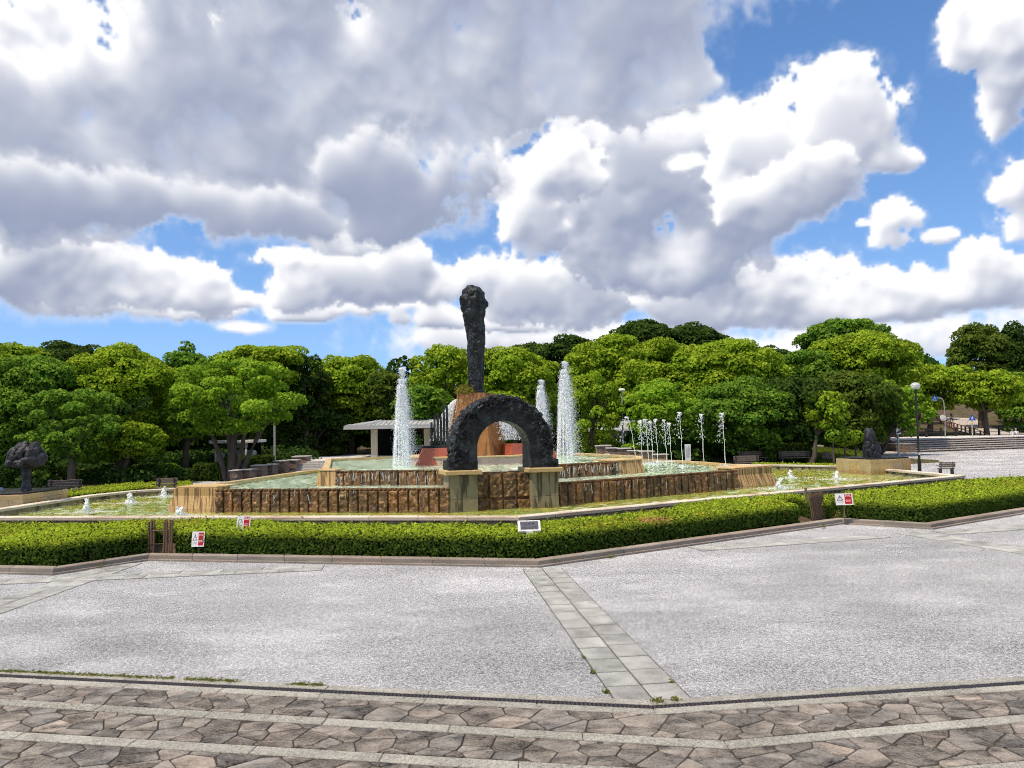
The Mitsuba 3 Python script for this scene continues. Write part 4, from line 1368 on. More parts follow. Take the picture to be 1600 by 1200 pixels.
def tree(label, x, y, rx, ry, Y, kind, seed, form='dome', foot=None, density=1.0, trunk_r=None, name='tree', cat='tree', limbs=6, group=None, coarse=1.0):
    """A crown of leaf clumps centred where the photo shows it at distance Y, on a trunk that forks into it."""
    global leaf_total
    r_ = np.random.default_rng(seed)
    c = far(x, y, Y)
    Rx, Rz = rx / FOCAL * Y, ry / FOCAL * Y
    Ry = Rx * .85
    L = max(.0046 * Y, .12) * coarse
    a, b, t = KINDS[kind]
    C_, R_ = [], []
    skirt = 1.1 if foot is not None else 1.75           # woodland trees carry leaves almost to the ground
    if form == 'dome':
        k = int(46 + 15 * Rx)
        for i in range(k):
            u = r_.normal(0, 1, 3); u /= np.linalg.norm(u)
            if u[2] < 0: u[2] *= skirt
            elif r_.random() < .25: u = u * [1.05, 1.05, .9]
            q = r_.uniform(.74, .98)
            s = r_.uniform(.15, .27)
            C_.append(c + u * [Rx, Ry, Rz] * q); R_.append(np.array([Rx, Ry, Rz * .85]) * s + .07 * np.mean([Rx, Rz]))
        for i in range(10):
            u = r_.normal(0, .33, 3)
            C_.append(c + u * [Rx, Ry, Rz]); R_.append(np.array([Rx, Ry, Rz]) * .38)
    elif form == 'layered':
        k = int(52 + 16 * Rx)
        for i in range(k):
            z = r_.uniform(-.98, .95)
            w = math.sqrt(max(.05, 1 - z * z)) * (1.0 if z > -.4 else .8)
            an, q = r_.uniform(0, 6.283), r_.uniform(.3, 1.0) ** .7
            C_.append(c + np.array([Rx * w * q * math.cos(an), Ry * w * q * math.sin(an), Rz * z]))
            R_.append(np.array([Rx * .19, Ry * .19, Rz * .20]) * r_.uniform(.6, 1.3))
    elif form == 'pine':
        for i in range(16):
            z = r_.uniform(-1, 1)
            w = .25 + .75 * (1 - (z + 1) / 2)
            an = r_.uniform(0, 6.283)
            C_.append(c + np.array([Rx * w * .7 * math.cos(an), Ry * w * .7 * math.sin(an), Rz * z]))
            R_.append(np.array([Rx * .38, Ry * .38, Rz * .17]))
    C_, R_ = np.array(C_), np.array(R_)
    P_, N_, K_ = [], [], []
    for cc, rr in zip(C_, R_):
        ar = 4 * np.pi * (rr[0] * rr[2] + rr[0] * rr[1] + rr[1] * rr[2]) / 3
        n = max(20, int(ar * .62 * density / (L * L * .34)))
        p, nn = clump_leaves(cc, rr, n, L, r_, None)
        tone = r_.random()
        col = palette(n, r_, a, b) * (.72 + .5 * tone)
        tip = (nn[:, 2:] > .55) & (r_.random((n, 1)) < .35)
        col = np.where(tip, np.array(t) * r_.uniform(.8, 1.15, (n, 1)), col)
        P_.append(p); N_.append(nn); K_.append(col)
    P_, N_, K_ = np.vstack(P_), np.vstack(N_), np.vstack(K_)
    leaf_total += len(P_)
    k = thing(name, label, cat, group)
    foliage('crown', leaves(P_, N_, L, L * .68, r_, K_, .55, .55), k)
    base = np.array([c[0], c[1]]) if foot is None else np.asarray(foot, float)
    zb = float(hz(*base))
    tr = trunk_r or .035 * (Rx + Rz) + .05
    fork = np.array([base[0] * .7 + c[0] * .3, base[1] * .7 + c[1] * .3, zb + max(.5, (c[2] - Rz * .75 - zb) * .8)])
    ms = []
    s = np.linspace(0, 1, 7)[:, None]
    w = r_.normal(0, .04, (7, 3)).cumsum(0) * [1, 1, 0]; w[0] = 0
    main = np.array([*base, zb - .2]) * (1 - s) + fork * s + w
    put('trunk', tube(main, tr * (1.25 - .45 * s[:, 0] + .5 * np.exp(-s[:, 0] * 12)), 9), 'bark', k, smooth=True)
    idx = r_.choice(len(C_), min(limbs, len(C_)), replace=False)
    for j in idx:
        e = C_[j]
        midp = (main[-1] + e) / 2 + r_.normal(0, .12, 3) * np.linalg.norm(e - main[-1]) * .5 - [0, 0, .0]
        t3 = np.linspace(0, 1, 6)[:, None]
        bz = main[-1] * (1 - t3) ** 2 + 2 * midp * t3 * (1 - t3) + e * t3 ** 2
        ms.append(tube(bz, np.linspace(tr * .6, tr * .13, 6), 6))
    if ms: put('limbs', join(*ms), 'bark', k, smooth=True)
    return k


def shrub(label, x, y, rx, ry, Y, kind, seed, name='shrub', group=None, stem=False, flat=.25):
    r_ = np.random.default_rng(seed)
    c = far(x, y, Y)
    R = np.array([rx / FOCAL * Y, rx / FOCAL * Y * .85, ry / FOCAL * Y])
    L = max(.0042 * Y, .10)
    a, b, t = KINDS[kind]
    n = int(4 * np.pi * (R[0] * R[2] * 2 + R[0] * R[1]) / 3 * 1.5 / (L * L * .34))
    u = r_.normal(0, 1, (n, 3)); u /= np.linalg.norm(u, axis=1, keepdims=True)
    rad = .8 + .22 * meshkit.fbm(u * 3.2 + seed, 3, seed)[:, None] + r_.uniform(-.06, .04, (n, 1))
    p = c + u * R * rad
    col = palette(n, r_, a, b, t, .2)
    k = thing(name, label, 'shrub', group)
    nn = u / R; nn /= np.linalg.norm(nn, axis=1, keepdims=True)
    foliage('leaves', leaves(p, nn, L, L * .68, r_, col, .5, .5), k)
    put('inner_core', move(star([(0, 0, 0, .74)], 2), c, 0, R), 'dark_core', k)  # solid dark ball in place of the shade among the leaves
    zb = float(hz(c[0], c[1]))
    if stem: put('stem', tube([[c[0], c[1], zb - .1], [c[0], c[1], c[2] - R[2] * .4]], [.07, .05], 7), 'bark', k)
    return k


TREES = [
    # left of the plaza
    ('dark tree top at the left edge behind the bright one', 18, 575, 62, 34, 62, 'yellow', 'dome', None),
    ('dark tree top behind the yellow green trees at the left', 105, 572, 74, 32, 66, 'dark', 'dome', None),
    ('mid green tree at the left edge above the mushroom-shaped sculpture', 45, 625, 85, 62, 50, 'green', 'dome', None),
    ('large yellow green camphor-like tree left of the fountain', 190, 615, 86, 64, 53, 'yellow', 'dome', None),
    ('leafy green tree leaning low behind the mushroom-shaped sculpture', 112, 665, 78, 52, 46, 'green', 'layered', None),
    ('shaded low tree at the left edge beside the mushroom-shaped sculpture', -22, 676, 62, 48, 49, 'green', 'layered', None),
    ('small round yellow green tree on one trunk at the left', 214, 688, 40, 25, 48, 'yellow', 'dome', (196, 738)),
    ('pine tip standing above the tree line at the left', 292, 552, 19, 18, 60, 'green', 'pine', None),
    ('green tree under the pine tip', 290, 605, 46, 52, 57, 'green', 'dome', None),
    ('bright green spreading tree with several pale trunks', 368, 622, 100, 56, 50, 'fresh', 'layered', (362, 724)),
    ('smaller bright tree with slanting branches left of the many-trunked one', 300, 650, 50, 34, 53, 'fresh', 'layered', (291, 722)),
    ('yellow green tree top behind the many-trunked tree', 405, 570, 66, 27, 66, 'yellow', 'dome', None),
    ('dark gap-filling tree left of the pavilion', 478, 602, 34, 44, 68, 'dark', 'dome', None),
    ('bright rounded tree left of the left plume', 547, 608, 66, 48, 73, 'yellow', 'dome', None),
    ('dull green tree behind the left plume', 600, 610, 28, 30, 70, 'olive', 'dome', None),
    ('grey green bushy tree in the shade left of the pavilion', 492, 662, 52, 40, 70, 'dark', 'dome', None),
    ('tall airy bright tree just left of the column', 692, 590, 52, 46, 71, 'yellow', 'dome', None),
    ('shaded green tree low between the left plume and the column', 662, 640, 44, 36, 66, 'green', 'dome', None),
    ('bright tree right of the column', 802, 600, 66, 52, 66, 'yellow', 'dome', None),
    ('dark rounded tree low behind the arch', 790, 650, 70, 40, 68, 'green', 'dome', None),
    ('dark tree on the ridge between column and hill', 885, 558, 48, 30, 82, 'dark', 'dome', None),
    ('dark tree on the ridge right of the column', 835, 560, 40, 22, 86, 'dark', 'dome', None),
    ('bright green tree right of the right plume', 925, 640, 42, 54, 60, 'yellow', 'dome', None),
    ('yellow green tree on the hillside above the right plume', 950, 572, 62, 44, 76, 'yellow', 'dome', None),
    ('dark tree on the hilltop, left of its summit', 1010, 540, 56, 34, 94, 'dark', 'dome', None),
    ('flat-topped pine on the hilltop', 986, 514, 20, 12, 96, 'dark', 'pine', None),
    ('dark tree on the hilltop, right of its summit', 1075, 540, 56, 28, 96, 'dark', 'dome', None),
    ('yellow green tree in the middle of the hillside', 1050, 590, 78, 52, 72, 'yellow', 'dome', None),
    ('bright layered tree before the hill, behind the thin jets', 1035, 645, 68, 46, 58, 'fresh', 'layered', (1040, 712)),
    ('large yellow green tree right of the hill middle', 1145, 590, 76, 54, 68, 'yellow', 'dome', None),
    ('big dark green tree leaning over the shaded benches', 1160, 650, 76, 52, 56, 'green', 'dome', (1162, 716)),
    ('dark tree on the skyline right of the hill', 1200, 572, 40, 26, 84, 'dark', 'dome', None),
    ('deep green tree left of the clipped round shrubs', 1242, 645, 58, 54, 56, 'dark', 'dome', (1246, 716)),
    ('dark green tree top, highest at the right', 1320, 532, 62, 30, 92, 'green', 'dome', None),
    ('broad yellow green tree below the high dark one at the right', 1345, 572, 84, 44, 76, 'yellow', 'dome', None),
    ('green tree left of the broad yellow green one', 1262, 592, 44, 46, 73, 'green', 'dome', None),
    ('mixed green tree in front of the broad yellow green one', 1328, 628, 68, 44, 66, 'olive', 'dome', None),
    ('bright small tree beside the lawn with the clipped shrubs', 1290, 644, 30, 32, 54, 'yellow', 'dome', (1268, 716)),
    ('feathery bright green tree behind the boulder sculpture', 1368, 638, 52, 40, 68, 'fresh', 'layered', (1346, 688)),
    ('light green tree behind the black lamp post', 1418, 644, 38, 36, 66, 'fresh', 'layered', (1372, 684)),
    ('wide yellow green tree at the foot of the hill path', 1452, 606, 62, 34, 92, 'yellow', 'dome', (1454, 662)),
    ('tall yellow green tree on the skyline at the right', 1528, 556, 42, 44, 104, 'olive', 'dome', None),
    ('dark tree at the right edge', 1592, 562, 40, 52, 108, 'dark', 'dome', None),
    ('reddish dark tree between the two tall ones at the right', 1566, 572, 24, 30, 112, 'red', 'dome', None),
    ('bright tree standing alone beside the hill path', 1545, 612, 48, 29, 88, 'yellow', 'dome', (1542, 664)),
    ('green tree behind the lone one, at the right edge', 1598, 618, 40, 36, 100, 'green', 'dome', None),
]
for i, (lb, x, y, rx, ry, Y, kd_, fm, ft_) in enumerate(TREES):
    foot = None
    if ft_ is not None:
        foot = far(ft_[0], ft_[1], Y)[:2]
    limbs = 8
    dens = .62 if lb.startswith('tall airy') else 1.0
    kk = tree(lb, x, y, rx, ry, Y, kd_, 300 + i, fm, foot, dens, limbs=limbs)
    if 'several pale trunks' in lb:                     # this one forks at the ground
        c = far(x, y, Y)
        r_ = np.random.default_rng(77)
        for dx, tx in ((-.5, -2.6), (.1, -.8), (.45, 1.2), (.8, 3.0)):
            s = np.linspace(0, 1, 8)[:, None]
            p0, p2 = np.array([foot[0] + dx * .5, foot[1] + dx * .2, hz(*foot) - .2]), np.array([c[0] + tx, c[1] + dx, c[2] - .2])
            p1 = np.array([p0[0] * .6 + p2[0] * .4, p0[1], p0[2] * .3 + p2[2] * .7])
            put('trunk', tube(p0 * (1 - s) ** 2 + 2 * p1 * s * (1 - s) + p2 * s ** 2, np.linspace(.2, .08, 8), 8), 'bark', kk, smooth=True)

# the woods that close the gaps behind; nearest low row added to deepen shade
wk = thing('woods', 'dark mass of woods closing the view behind the trees', 'woods', kind='stuff')
r_ = np.random.default_rng(91)
P_, N_, K_, TR = [], [], [], []
for x in np.arange(-260, 1900, 34):
    for Y, yy, ryy in ((66, 690, 30), (80, 655, 42), (98, 620, 52)):
        if Y == 66 and (330 < x < 1010 or x > 1180): continue
        if Y == 98 and x > 1400: yy, ryy = 600, 40
        if Y == 80 and 1340 < x < 1700: continue
        if x > 1440 and Y == 98 and x < 1560: continue
        Yj = Y + r_.uniform(-6, 8) + (18 if x > 1400 else 0)
        c = far(x + r_.uniform(-14, 14), yy + r_.uniform(-12, 14), Yj)
        R = np.array([42 / FOCAL * Yj, 3.2, ryy / FOCAL * Yj])
        n = 820
        u = r_.normal(0, 1, (n, 3)); u /= np.linalg.norm(u, axis=1, keepdims=True)
        rad = .72 + .5 * meshkit.fbm(u * 3 + x, 3, 3)[:, None]
        P_.append(c + u * R * rad); nn = u / R; N_.append(nn / np.linalg.norm(nn, axis=1, keepdims=True))
        K_.append(palette(n, r_, KINDS['dark'][0], KINDS['green'][0] if r_.random() < .5 else KINDS['dark'][1]))
        zb = float(hz(c[0], c[1]))
        TR.append(tube([[c[0], c[1], zb - .3], [c[0] + .1, c[1], zb + (c[2] - zb) * .5], [c[0] - .1, c[1], c[2]]], [.28, .22, .1], 6))
foliage('crowns', leaves(np.vstack(P_), np.vstack(N_), .84, .62, r_, np.vstack(K_), .6, .4), wk)
put('trunks', join(*TR), 'bark', wk, kind='stuff')
# dark leafy mass added to stand in for the shade under the trees
uk = thing('shade_filler', 'dark leafy mass added to stand in for the shade beneath the trees', 'shade_filler', kind='stuff')
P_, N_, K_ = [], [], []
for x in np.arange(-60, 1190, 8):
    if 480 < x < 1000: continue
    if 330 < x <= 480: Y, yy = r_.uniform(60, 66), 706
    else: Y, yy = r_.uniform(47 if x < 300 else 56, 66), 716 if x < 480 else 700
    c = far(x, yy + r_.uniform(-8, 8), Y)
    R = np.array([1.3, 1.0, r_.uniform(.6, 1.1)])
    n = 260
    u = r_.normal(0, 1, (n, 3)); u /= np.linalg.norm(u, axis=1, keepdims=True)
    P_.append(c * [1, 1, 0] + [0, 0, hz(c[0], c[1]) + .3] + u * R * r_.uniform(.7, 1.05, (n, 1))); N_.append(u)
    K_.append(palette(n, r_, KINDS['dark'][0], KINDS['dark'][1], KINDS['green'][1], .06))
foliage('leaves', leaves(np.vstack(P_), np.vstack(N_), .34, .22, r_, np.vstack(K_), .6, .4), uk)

# shrubs and low hedges round the plaza
shrub('low dark shrub in the shade at the left, behind the rim', 228, 736, 26, 14, 50, 'dark', 401)
shrub('second dark shrub behind the rim, left of the bench hedge', 262, 738, 24, 15, 50, 'green', 402)
shrub('dark shrub by the leaf-strewn bank left of the clipped hedge', 290, 742, 18, 11, 49, 'dark', 403)
hedge('dark clipped hedge in the shade left of the stone planters', [far(303, 742, 50)[:2], far(356, 742, 50)[:2], far(356, 738, 53.5)[:2], far(303, 738, 53.5)[:2]], .0, 1.05, .2, 404, fresh=((.05, .09, .02), (.09, .13, .025)))
hedge('dark low hedge above the stone planters at the left', [far(352, 730, 55.5)[:2], far(428, 726, 57)[:2], far(428, 722, 59)[:2], far(352, 726, 58)[:2]], .2, 1.35, .22, 405, fresh=((.05, .09, .02), (.09, .13, .025)))
hedge('tall dark clipped hedge before the low building', [far(902, 697, 66)[:2], far(972, 697, 66)[:2], far(972, 695, 67.6)[:2], far(902, 695, 67.6)[:2]], .6, 1.95, .26, 406, fresh=((.03, .055, .015), (.05, .08, .02)))
hedge('dark clipped hedge at the right end of the low building', [far(980, 690, 68)[:2], far(1024, 690, 68)[:2], far(1024, 688, 69.6)[:2], far(980, 688, 69.6)[:2]], .6, 2.3, .26, 407, fresh=((.03, .055, .015), (.05, .08, .02)))
shrub('light green shrub under the tall white lamp post', 988, 698, 18, 5, 58, 'fresh', 408)
shrub('small bright shrub in front of the low building', 945, 682, 10, 6, 65, 'fresh', 409)
hedge('bright-topped hedge block behind the shaded bench at the right', [far(1196, 712, 55)[:2], far(1262, 712, 55)[:2], far(1268, 710, 58)[:2], far(1200, 710, 58)[:2]], .0, 1.55, .22, 410)
shrub('clipped round shrub on the lawn, nearer the bench', 1319, 683, 20, 15, 54, 'yellow', 411, stem=True)
shrub('clipped round shrub on the lawn, nearer the boulder', 1336, 683, 14, 12, 55, 'yellow', 412, stem=True)
shrub('young round-headed bush on a thin stem on the lawn', 1301, 681, 12, 11, 53, 'fresh', 413, stem=True)
gk = thing('grass_tuft', 'dry golden grass growing on top of the pedestal beside the column', 'grass')
r_ = np.random.default_rng(15)
n = 900
pp = np.c_[CEN[0] + r_.normal(-.52, .22, n), CEN[1] - .25 + r_.normal(0, .3, n), 4.72 + np.abs(r_.normal(0, .16, n))]
nn = np.c_[r_.normal(0, .6, n), r_.normal(-.5, .4, n), r_.uniform(.1, .8, n)]; nn /= np.linalg.norm(nn, axis=1, keepdims=True)
foliage('blades', leaves(pp, nn, .20, .035, r_, palette(n, r_, (.30, .24, .05), (.20, .24, .04)), .9, .3), gk)
# moss along the drain and sprigs in the joints
mk = thing('moss', 'yellow green moss and weeds along the drain and slab joints', 'moss', kind='stuff')
ML = []
dl = mitre(D, .24)
for (xa, xb, n) in ((0, 270, 900), (290, 372, 300), (455, 505, 240)):
    a, b = at(xa, 1050 + xa * .045), at(xb, 1050 + xb * .045)
    t = r_.random(n)
    q = a + (b - a) * t[:, None] + r_.normal(0, .022, (n, 2))
    ML.append(np.c_[q, .008 + np.abs(r_.normal(0, .012, n))])
for (x, y, w, n) in ((926, 1053, .02, 40), (948, 1084, .02, 40), (1028, 1098, .035, 70), (1054, 1096, .03, 45), (912, 1030, .015, 25), (1050, 1068, .015, 25)):
    q = at(x, y) + r_.normal(0, w, (n, 2)); ML.append(np.c_[q, .012 + np.abs(r_.normal(0, .02, n))])
q = np.vstack(ML)
nn = np.c_[r_.normal(0, .5, (len(q), 2)), np.ones(len(q))]; nn /= np.linalg.norm(nn, axis=1, keepdims=True)
foliage('sprigs', leaves(q, nn, .035, .016, r_, palette(len(q), r_, (.22, .20, .03), (.12, .17, .02)), .8, .4), mk)
# weeds growing from the kerb joints
for i, (x, y, lb) in enumerate(((866, 879, 'thin weed in the kerb joint right of the middle corner'), (1287, 822, 'bare twig in the kerb joint below the bamboo mat'), (1310, 812, 'leafy weed sprouting by the kerb corner at the right'), (955, 868, 'thin weed in the kerb joint right of the plaque'), (156, 884, 'yellow weed below the kerb at the left'), (1498, 812, 'patch of weeds below the kerb at the right edge'))):
    c = at(x, y + 4)
    n = 40 if i not in (2, 5) else 160
    q = np.c_[c + r_.normal(0, .05 if i != 5 else .22, (n, 2)), np.abs(r_.normal(.05, .06, n)) + (r_.random(n) * .22 if i == 2 else 0)]
    nn = np.c_[r_.normal(0, .7, (n, 2)), np.full(n, .5)]; nn /= np.linalg.norm(nn, axis=1, keepdims=True)
    k = thing('weed', lb, 'weed')
    foliage('blades', leaves(q, nn, .09, .014 if i != 2 else .035, r_, palette(n, r_, (.30, .30, .12), (.14, .20, .03)), .8, .3), k)

# ---------------------------------------------------------------- signs in the hedge
def board_sign(label, x, yb, yt, w, h, post_y, glyphs, emblem, setback=0.0):
    """A white and red notice board on a stake."""
    g = at(x, post_y, .14)
    c = far(x, (yb + yt) / 2, g[1] + setback)
    k = thing('warning_sign', label, 'sign')
    o = c - [w / 2, 0, h / 2]
    fx, fy = np.array([1.0, 0, 0]), np.array([0, .18, .98])
    fy /= np.linalg.norm(fy)
    o = c - fx * w / 2 - fy * h / 2
    pl = lambda x0, y0, x1, y1, d0, d1: onto(prism([(x0, y0), (x1, y0), (x1, y1), (x0, y1)], d0, d1, 0), o, fx, fy)
    put('board', pl(0, 0, w, h, -.012, 0), 'sign_white', k)
    put('red_panel', pl(w * .53, h * .09, w * .93, h * .93, .0, .003), 'sign_red', k)
    s = w * .36 / len(glyphs[0])
    ls = []
    for r, row in enumerate(glyphs):
        for i, gl in enumerate(row):
            ls += [[(w * .55 + (i + qx) * s, h * (.70 - .34 * r) + qy * s * 1.15) for qx, qy in st] for st in gl]
    put('lettering', onto(strokes(ls, s * .14, .0015), o + np.cross(fx, fy) * .003, fx, fy), 'sign_white', k)
    small_l = [[(w * .58, h * y_), (w * .88, h * y_)] for y_ in (.42, .33)]
    put('small_lettering', onto(strokes([[(l[0][0] + j * w * .05, l[0][1]), (l[0][0] + j * w * .05 + w * .035, l[0][1])] for l in small_l for j in range(6)], h * .04, .0015), o + np.cross(fx, fy) * .003, fx, fy), 'sign_white', k)
    if emblem == 'triangle':
        e = [[(.10, .42), (.26, .80), (.42, .42), (.10, .42)], [(.26, .70), (.26, .55)], [(.26, .50), (.26, .46)]]
    else:
        t = np.linspace(0, 2 * np.pi, 22)
        e = [list(zip(.26 + .15 * np.cos(t), .52 + .24 * np.sin(t))), [(.16, .36), (.36, .68)]]
    put('emblem', onto(strokes([[(a * w, b * h) for a, b in l] for l in e], w * .035, .0015), o, fx, fy), 'sign_black', k)
    put('caption', onto(strokes([[(w * .10 + j * w * .06, h * y_), (w * .10 + j * w * .06 + w * .04, h * y_)] for y_ in (.28, .20) for j in range(6)], h * .03, .0015), o, fx, fy), 'plaque_grey', k)
    put('stake', block(c[0] - .018, c[1] + .02, .1, c[0] + .018, c[1] + .05, c[2] + h * .3, .004), 'wood', k)
    return k


KI = [[(.1, .82), (.85, .9)], [(.1, .6), (.9, .68)], [(.4, 1.0), (.75, .38)], [(.15, .35), (.2, .1), (.75, .08)]]
KE = [[(.15, .95), (.12, .1)], [(.4, .7), (.95, .72)], [(.72, .98), (.72, .4), (.5, .02)]]
NN = [[(.5, .98), (.08, .02)], [(.22, .35), (.4, .48), (.5, .1), (.65, .02), (.95, .3)]]
KIN = [[(.05, .85), (.45, .85)], [(.25, 1), (.25, .5)], [(.55, .85), (.98, .85)], [(.75, 1), (.75, .5)], [(.2, .45), (.8, .45)], [(.05, .3), (.95, .3)], [(.5, .3), (.5, 0)], [(.3, .2), (.2, .05)], [(.7, .2), (.8, .05)]]
SHI = [[(.5, 1), (.5, .05)], [(.5, .55), (.9, .55)], [(.22, .6), (.22, .05)], [(.03, .04), (.97, .04)]]
board_sign('white and red danger notice with a triangle at the foot of the left hedge', 309.5, 853, 832, .30, .36, 864, [[KI, KE, NN]], 'triangle')
board_sign('white and red prohibition notice with a crossed circle above the hedge', 380.5, 827, 807, .33, .34, 868, [[KIN, SHI]], 'circle', 1.15)
board_sign('white and red danger notice with a triangle at the right kerb corner', 1319, 789, 771, .50, .33, 813, [[KI, KE, NN]], 'triangle')

# plaque on a short post
g = at(828, 872, .14)
c = far(827, 821, g[1] + .38)
pk = thing('plaque', 'slanted grey plaque in a pale stone frame on a short post in the hedge', 'plaque')
fx, fy = np.array([math.cos(.08), math.sin(.08), .0]), np.array([-.05, .72, .69])
fy /= np.linalg.norm(fy)
o = c - fx * .25 - fy * .15
nz_ = np.cross(fx, fy)
put('frame', onto(prism([(0, 0), (.50, 0), (.50, .30), (0, .30)], -.06, 0, .008), o, fx, fy), 'sign_white', pk)
put('panel', onto(prism([(.05, .035), (.45, .035), (.45, .265), (.05, .265)], 0, .004, .002), o, fx, fy), 'plaque_grey', pk)
HITO = [[(.5, .95), (.45, .5), (.08, .05)], [(.48, .55), (.92, .05)]]
NAKA = [[(.15, .75), (.85, .75), (.85, .35), (.15, .35), (.15, .75)], [(.5, 1), (.5, 0)]]
MIZU = [[(.5, 1), (.5, .03), (.4, .1)], [(.1, .7), (.38, .7), (.1, .15)], [(.9, .8), (.55, .5), (.95, .08)]]
ls = []
for i, gl in enumerate((HITO, NAKA, MIZU)):
    ls += [[(.13 + i * .085 + a * .065, .165 + b * .07) for a, b in st] for st in gl]
ls += [[(.09 + j * .03, .10), (.11 + j * .03, .10)] for j in range(11)] + [[(.09 + j * .03, .07), (.115 + j * .03, .07)] for j in range(8)]
put('lettering', onto(strokes(ls, .009, .002), o + nz_ * .004, fx, fy), 'sign_black', pk)
put('post', block(c[0] - .07, c[1] - .13, .08, c[0] + .09, c[1] + .02, c[2] - .10, .006), 'sign_white', pk)


# bamboo bundles and mat
def bamboo(p, h, r, lean, rng):
    z = np.linspace(0, h, 13)
    v = np.c_[p[0] + lean[0] * z, p[1] + lean[1] * z, .1 + z]
    rr = r * (1 + .12 * (np.arange(13) % 4 == 2))
    return tube(v, rr, 8)


br = np.random.default_rng(61)
bk = thing('bamboo_barrier', 'two bundles of brown bamboo canes joined by a rail in the hedge gap', 'barrier')
for (x, yb, yt) in ((232, 864, 815), (236, 864, 813), (240, 864, 812), (256, 865, 815), (260, 865, 813), (264.5, 865, 812), (267.5, 865, 812)):
    p = at(x, yb, .12)
    put('cane', bamboo(p, (yb - yt) / FOCAL * p[1], .027, (br.uniform(-.02, .02), .02), br), 'dry_bamboo', bk, smooth=60)
p, q = far(238, 829, at(238, 864, .12)[1]), far(260, 829, at(260, 865, .12)[1])
put('rail', tube([p, q], .018, 7), 'dry_bamboo', bk)
for x in (236, 262):
    for yy in (824, 850):
        p = far(x, yy, at(x, 864, .12)[1])
        put('binding', block(p[0] - .085, p[1] - .035, p[2] - .006, p[0] + .085, p[1] + .035, p[2] + .006, .002), 'iron', bk)
mk2 = thing('bamboo_mat', 'brown mat of thin canes leaning beside the hedge gap at the right', 'barrier')
p0, p1 = at(1270, 815, .12), at(1291, 811, .12)
for i in range(17):
    t = i / 16
    p = p0 + (p1 - p0) * t
    put('cane', bamboo(p + br.normal(0, .006, 2), .80 + br.uniform(-.02, .02), .0165, (-.11 + br.uniform(-.01, .01), .02), br), 'dry_bamboo', mk2, smooth=60)
p = at(1263, 806, .12)
put('post', bamboo(p, .86, .04, (-.05, .02), br), 'wood', mk2, smooth=60)
for zz in (.16, .68):
    a, b = np.array([*(p0 - (p1 - p0) * .1), .1 + zz]), np.array([*(p1 + (p1 - p0) * .05), .1 + zz])
    a[0] -= .11 * zz; b[0] -= .11 * zz
    put('tie', tube([a + [0, -.02, 0], b + [0, -.02, 0]], .008, 5), 'iron', mk2)


# ---------------------------------------------------------------- lamps and posts
lb = at(1437, 733.5, .45)
H = (732 - 598) / FOCAL * lb[1] + .4
lk = thing('street_lamp', 'black lamp post with a domed white globe at the right', 'lamp')
L3 = lambda prof: move(lathe(prof, 20), (*lb, 0))
put('pole', L3([(.085, 0), (.085, .9), (.06, 1.0), (.052, 1.3), (.045, H - .32), (.06, H - .30), (.06, H - .26), (.03, H - .25)]), 'black_metal', lk, smooth=40)
put('globe', L3([(.05, H - .26), (.17, H - .24), (.215, H - .17), (.225, H - .10), (.225, H - .08)]), 'lamp_glass', lk, smooth=50)
put('hood', L3([(.235, H - .082), (.235, H - .05), (.20, H + .02), (.13, H + .07), (.04, H + .095), (.0, H + .1)]), 'steel', lk, smooth=50)
put('tag', block(lb[0] - .05, lb[1] - .075, 1.2, lb[0] + .03, lb[1] - .06, 1.32, .003), 'sign_white', lk)


def pole_lamp(label, x, yb, yt, Y, r, head=True):
    b, t = far(x, yb, Y), far(x, yt, Y)
    b[2] = float(hz(b[0], b[1]))
    k = thing('street_lamp', label, 'lamp')
    put('pole', tube([[b[0], b[1], b[2] - .1], [b[0], b[1], b[2] + .9], [b[0], b[1], t[2]]], [r * 1.3, r, r * .75], 10), 'grey_metal', k, smooth=50)
    if head:
        put('lamp_head', move(lathe([(.06, -.02), (.26, .05), (.28, .14), (.2, .24), (.0, .27)], 14), (b[0], b[1], t[2])), 'lamp_glass', k, smooth=50)


pole_lamp('slim white lamp post before the trees left of the pavilion', 429, 721, 636, 58, .085)
pole_lamp('slim white lamp post in front of the low building', 974, 698, 612, 60, .085)
pole_lamp('slim white lamp post with a white box behind the boulder sculpture', 1403, 684, 616, 66, .085)
p = far(1402.5, 671, 65.8)
tag(put('control_box', block(p[0] - .2, p[1] - .16, p[2] - .4, p[0] + .2, p[1] - .06, p[2] + .3, .02), 'sign_white'), 'white control box on the lamp post behind the boulder sculpture', 'box')

# crossing sign on a bent post
Y = 84
b = far(1477, 682, Y); b[2] = float(hz(b[0], b[1]))
k = thing('crossing_sign', 'blue crossing sign hanging from a bent grey post at the right', 'sign')
top = far(1473, 622, Y)
arm = far(1465, 622, Y)
put('post', tube([b - [0, 0, .2], [top[0] + .12, Y, top[2] - 1.1], [top[0] + .06, Y, top[2] - .35], [top[0] - .1, Y, top[2] - .05], [top[0] - .3, Y, top[2]], [arm[0], Y, arm[2]]], .06, 8), 'grey_metal', k, smooth=60)
s = far(1460, 622, Y)
o = s - [.28, .08, .30]
fxs, fzs = np.array([1.0, 0, 0]), np.array([0, 0, 1.0])
put('panel', onto(prism([(0, .0), (.56, .0), (.56, .46), (.36, .46), (.28, .60), (.20, .46), (0, .46)], -.03, 0, 0), o, fxs, fzs), 'sign_blue', k)
put('symbol', onto(strokes([[(.12, .06), (.28, .42), (.44, .06), (.12, .06)]], .03, .003), o, fxs, fzs), 'sign_white', k)
put('figure', onto(strokes([[(.28, .30), (.28, .19), (.23, .09)], [(.28, .19), (.33, .09)], [(.23, .24), (.33, .24)]], .025, .004), o, fxs, fzs), 'sign_black', k)
k = thing('road_mirror', 'round traffic mirror on the crossing sign post', 'mirror')
m_ = far(1472.5, 653, Y) - [0, .16, 0]
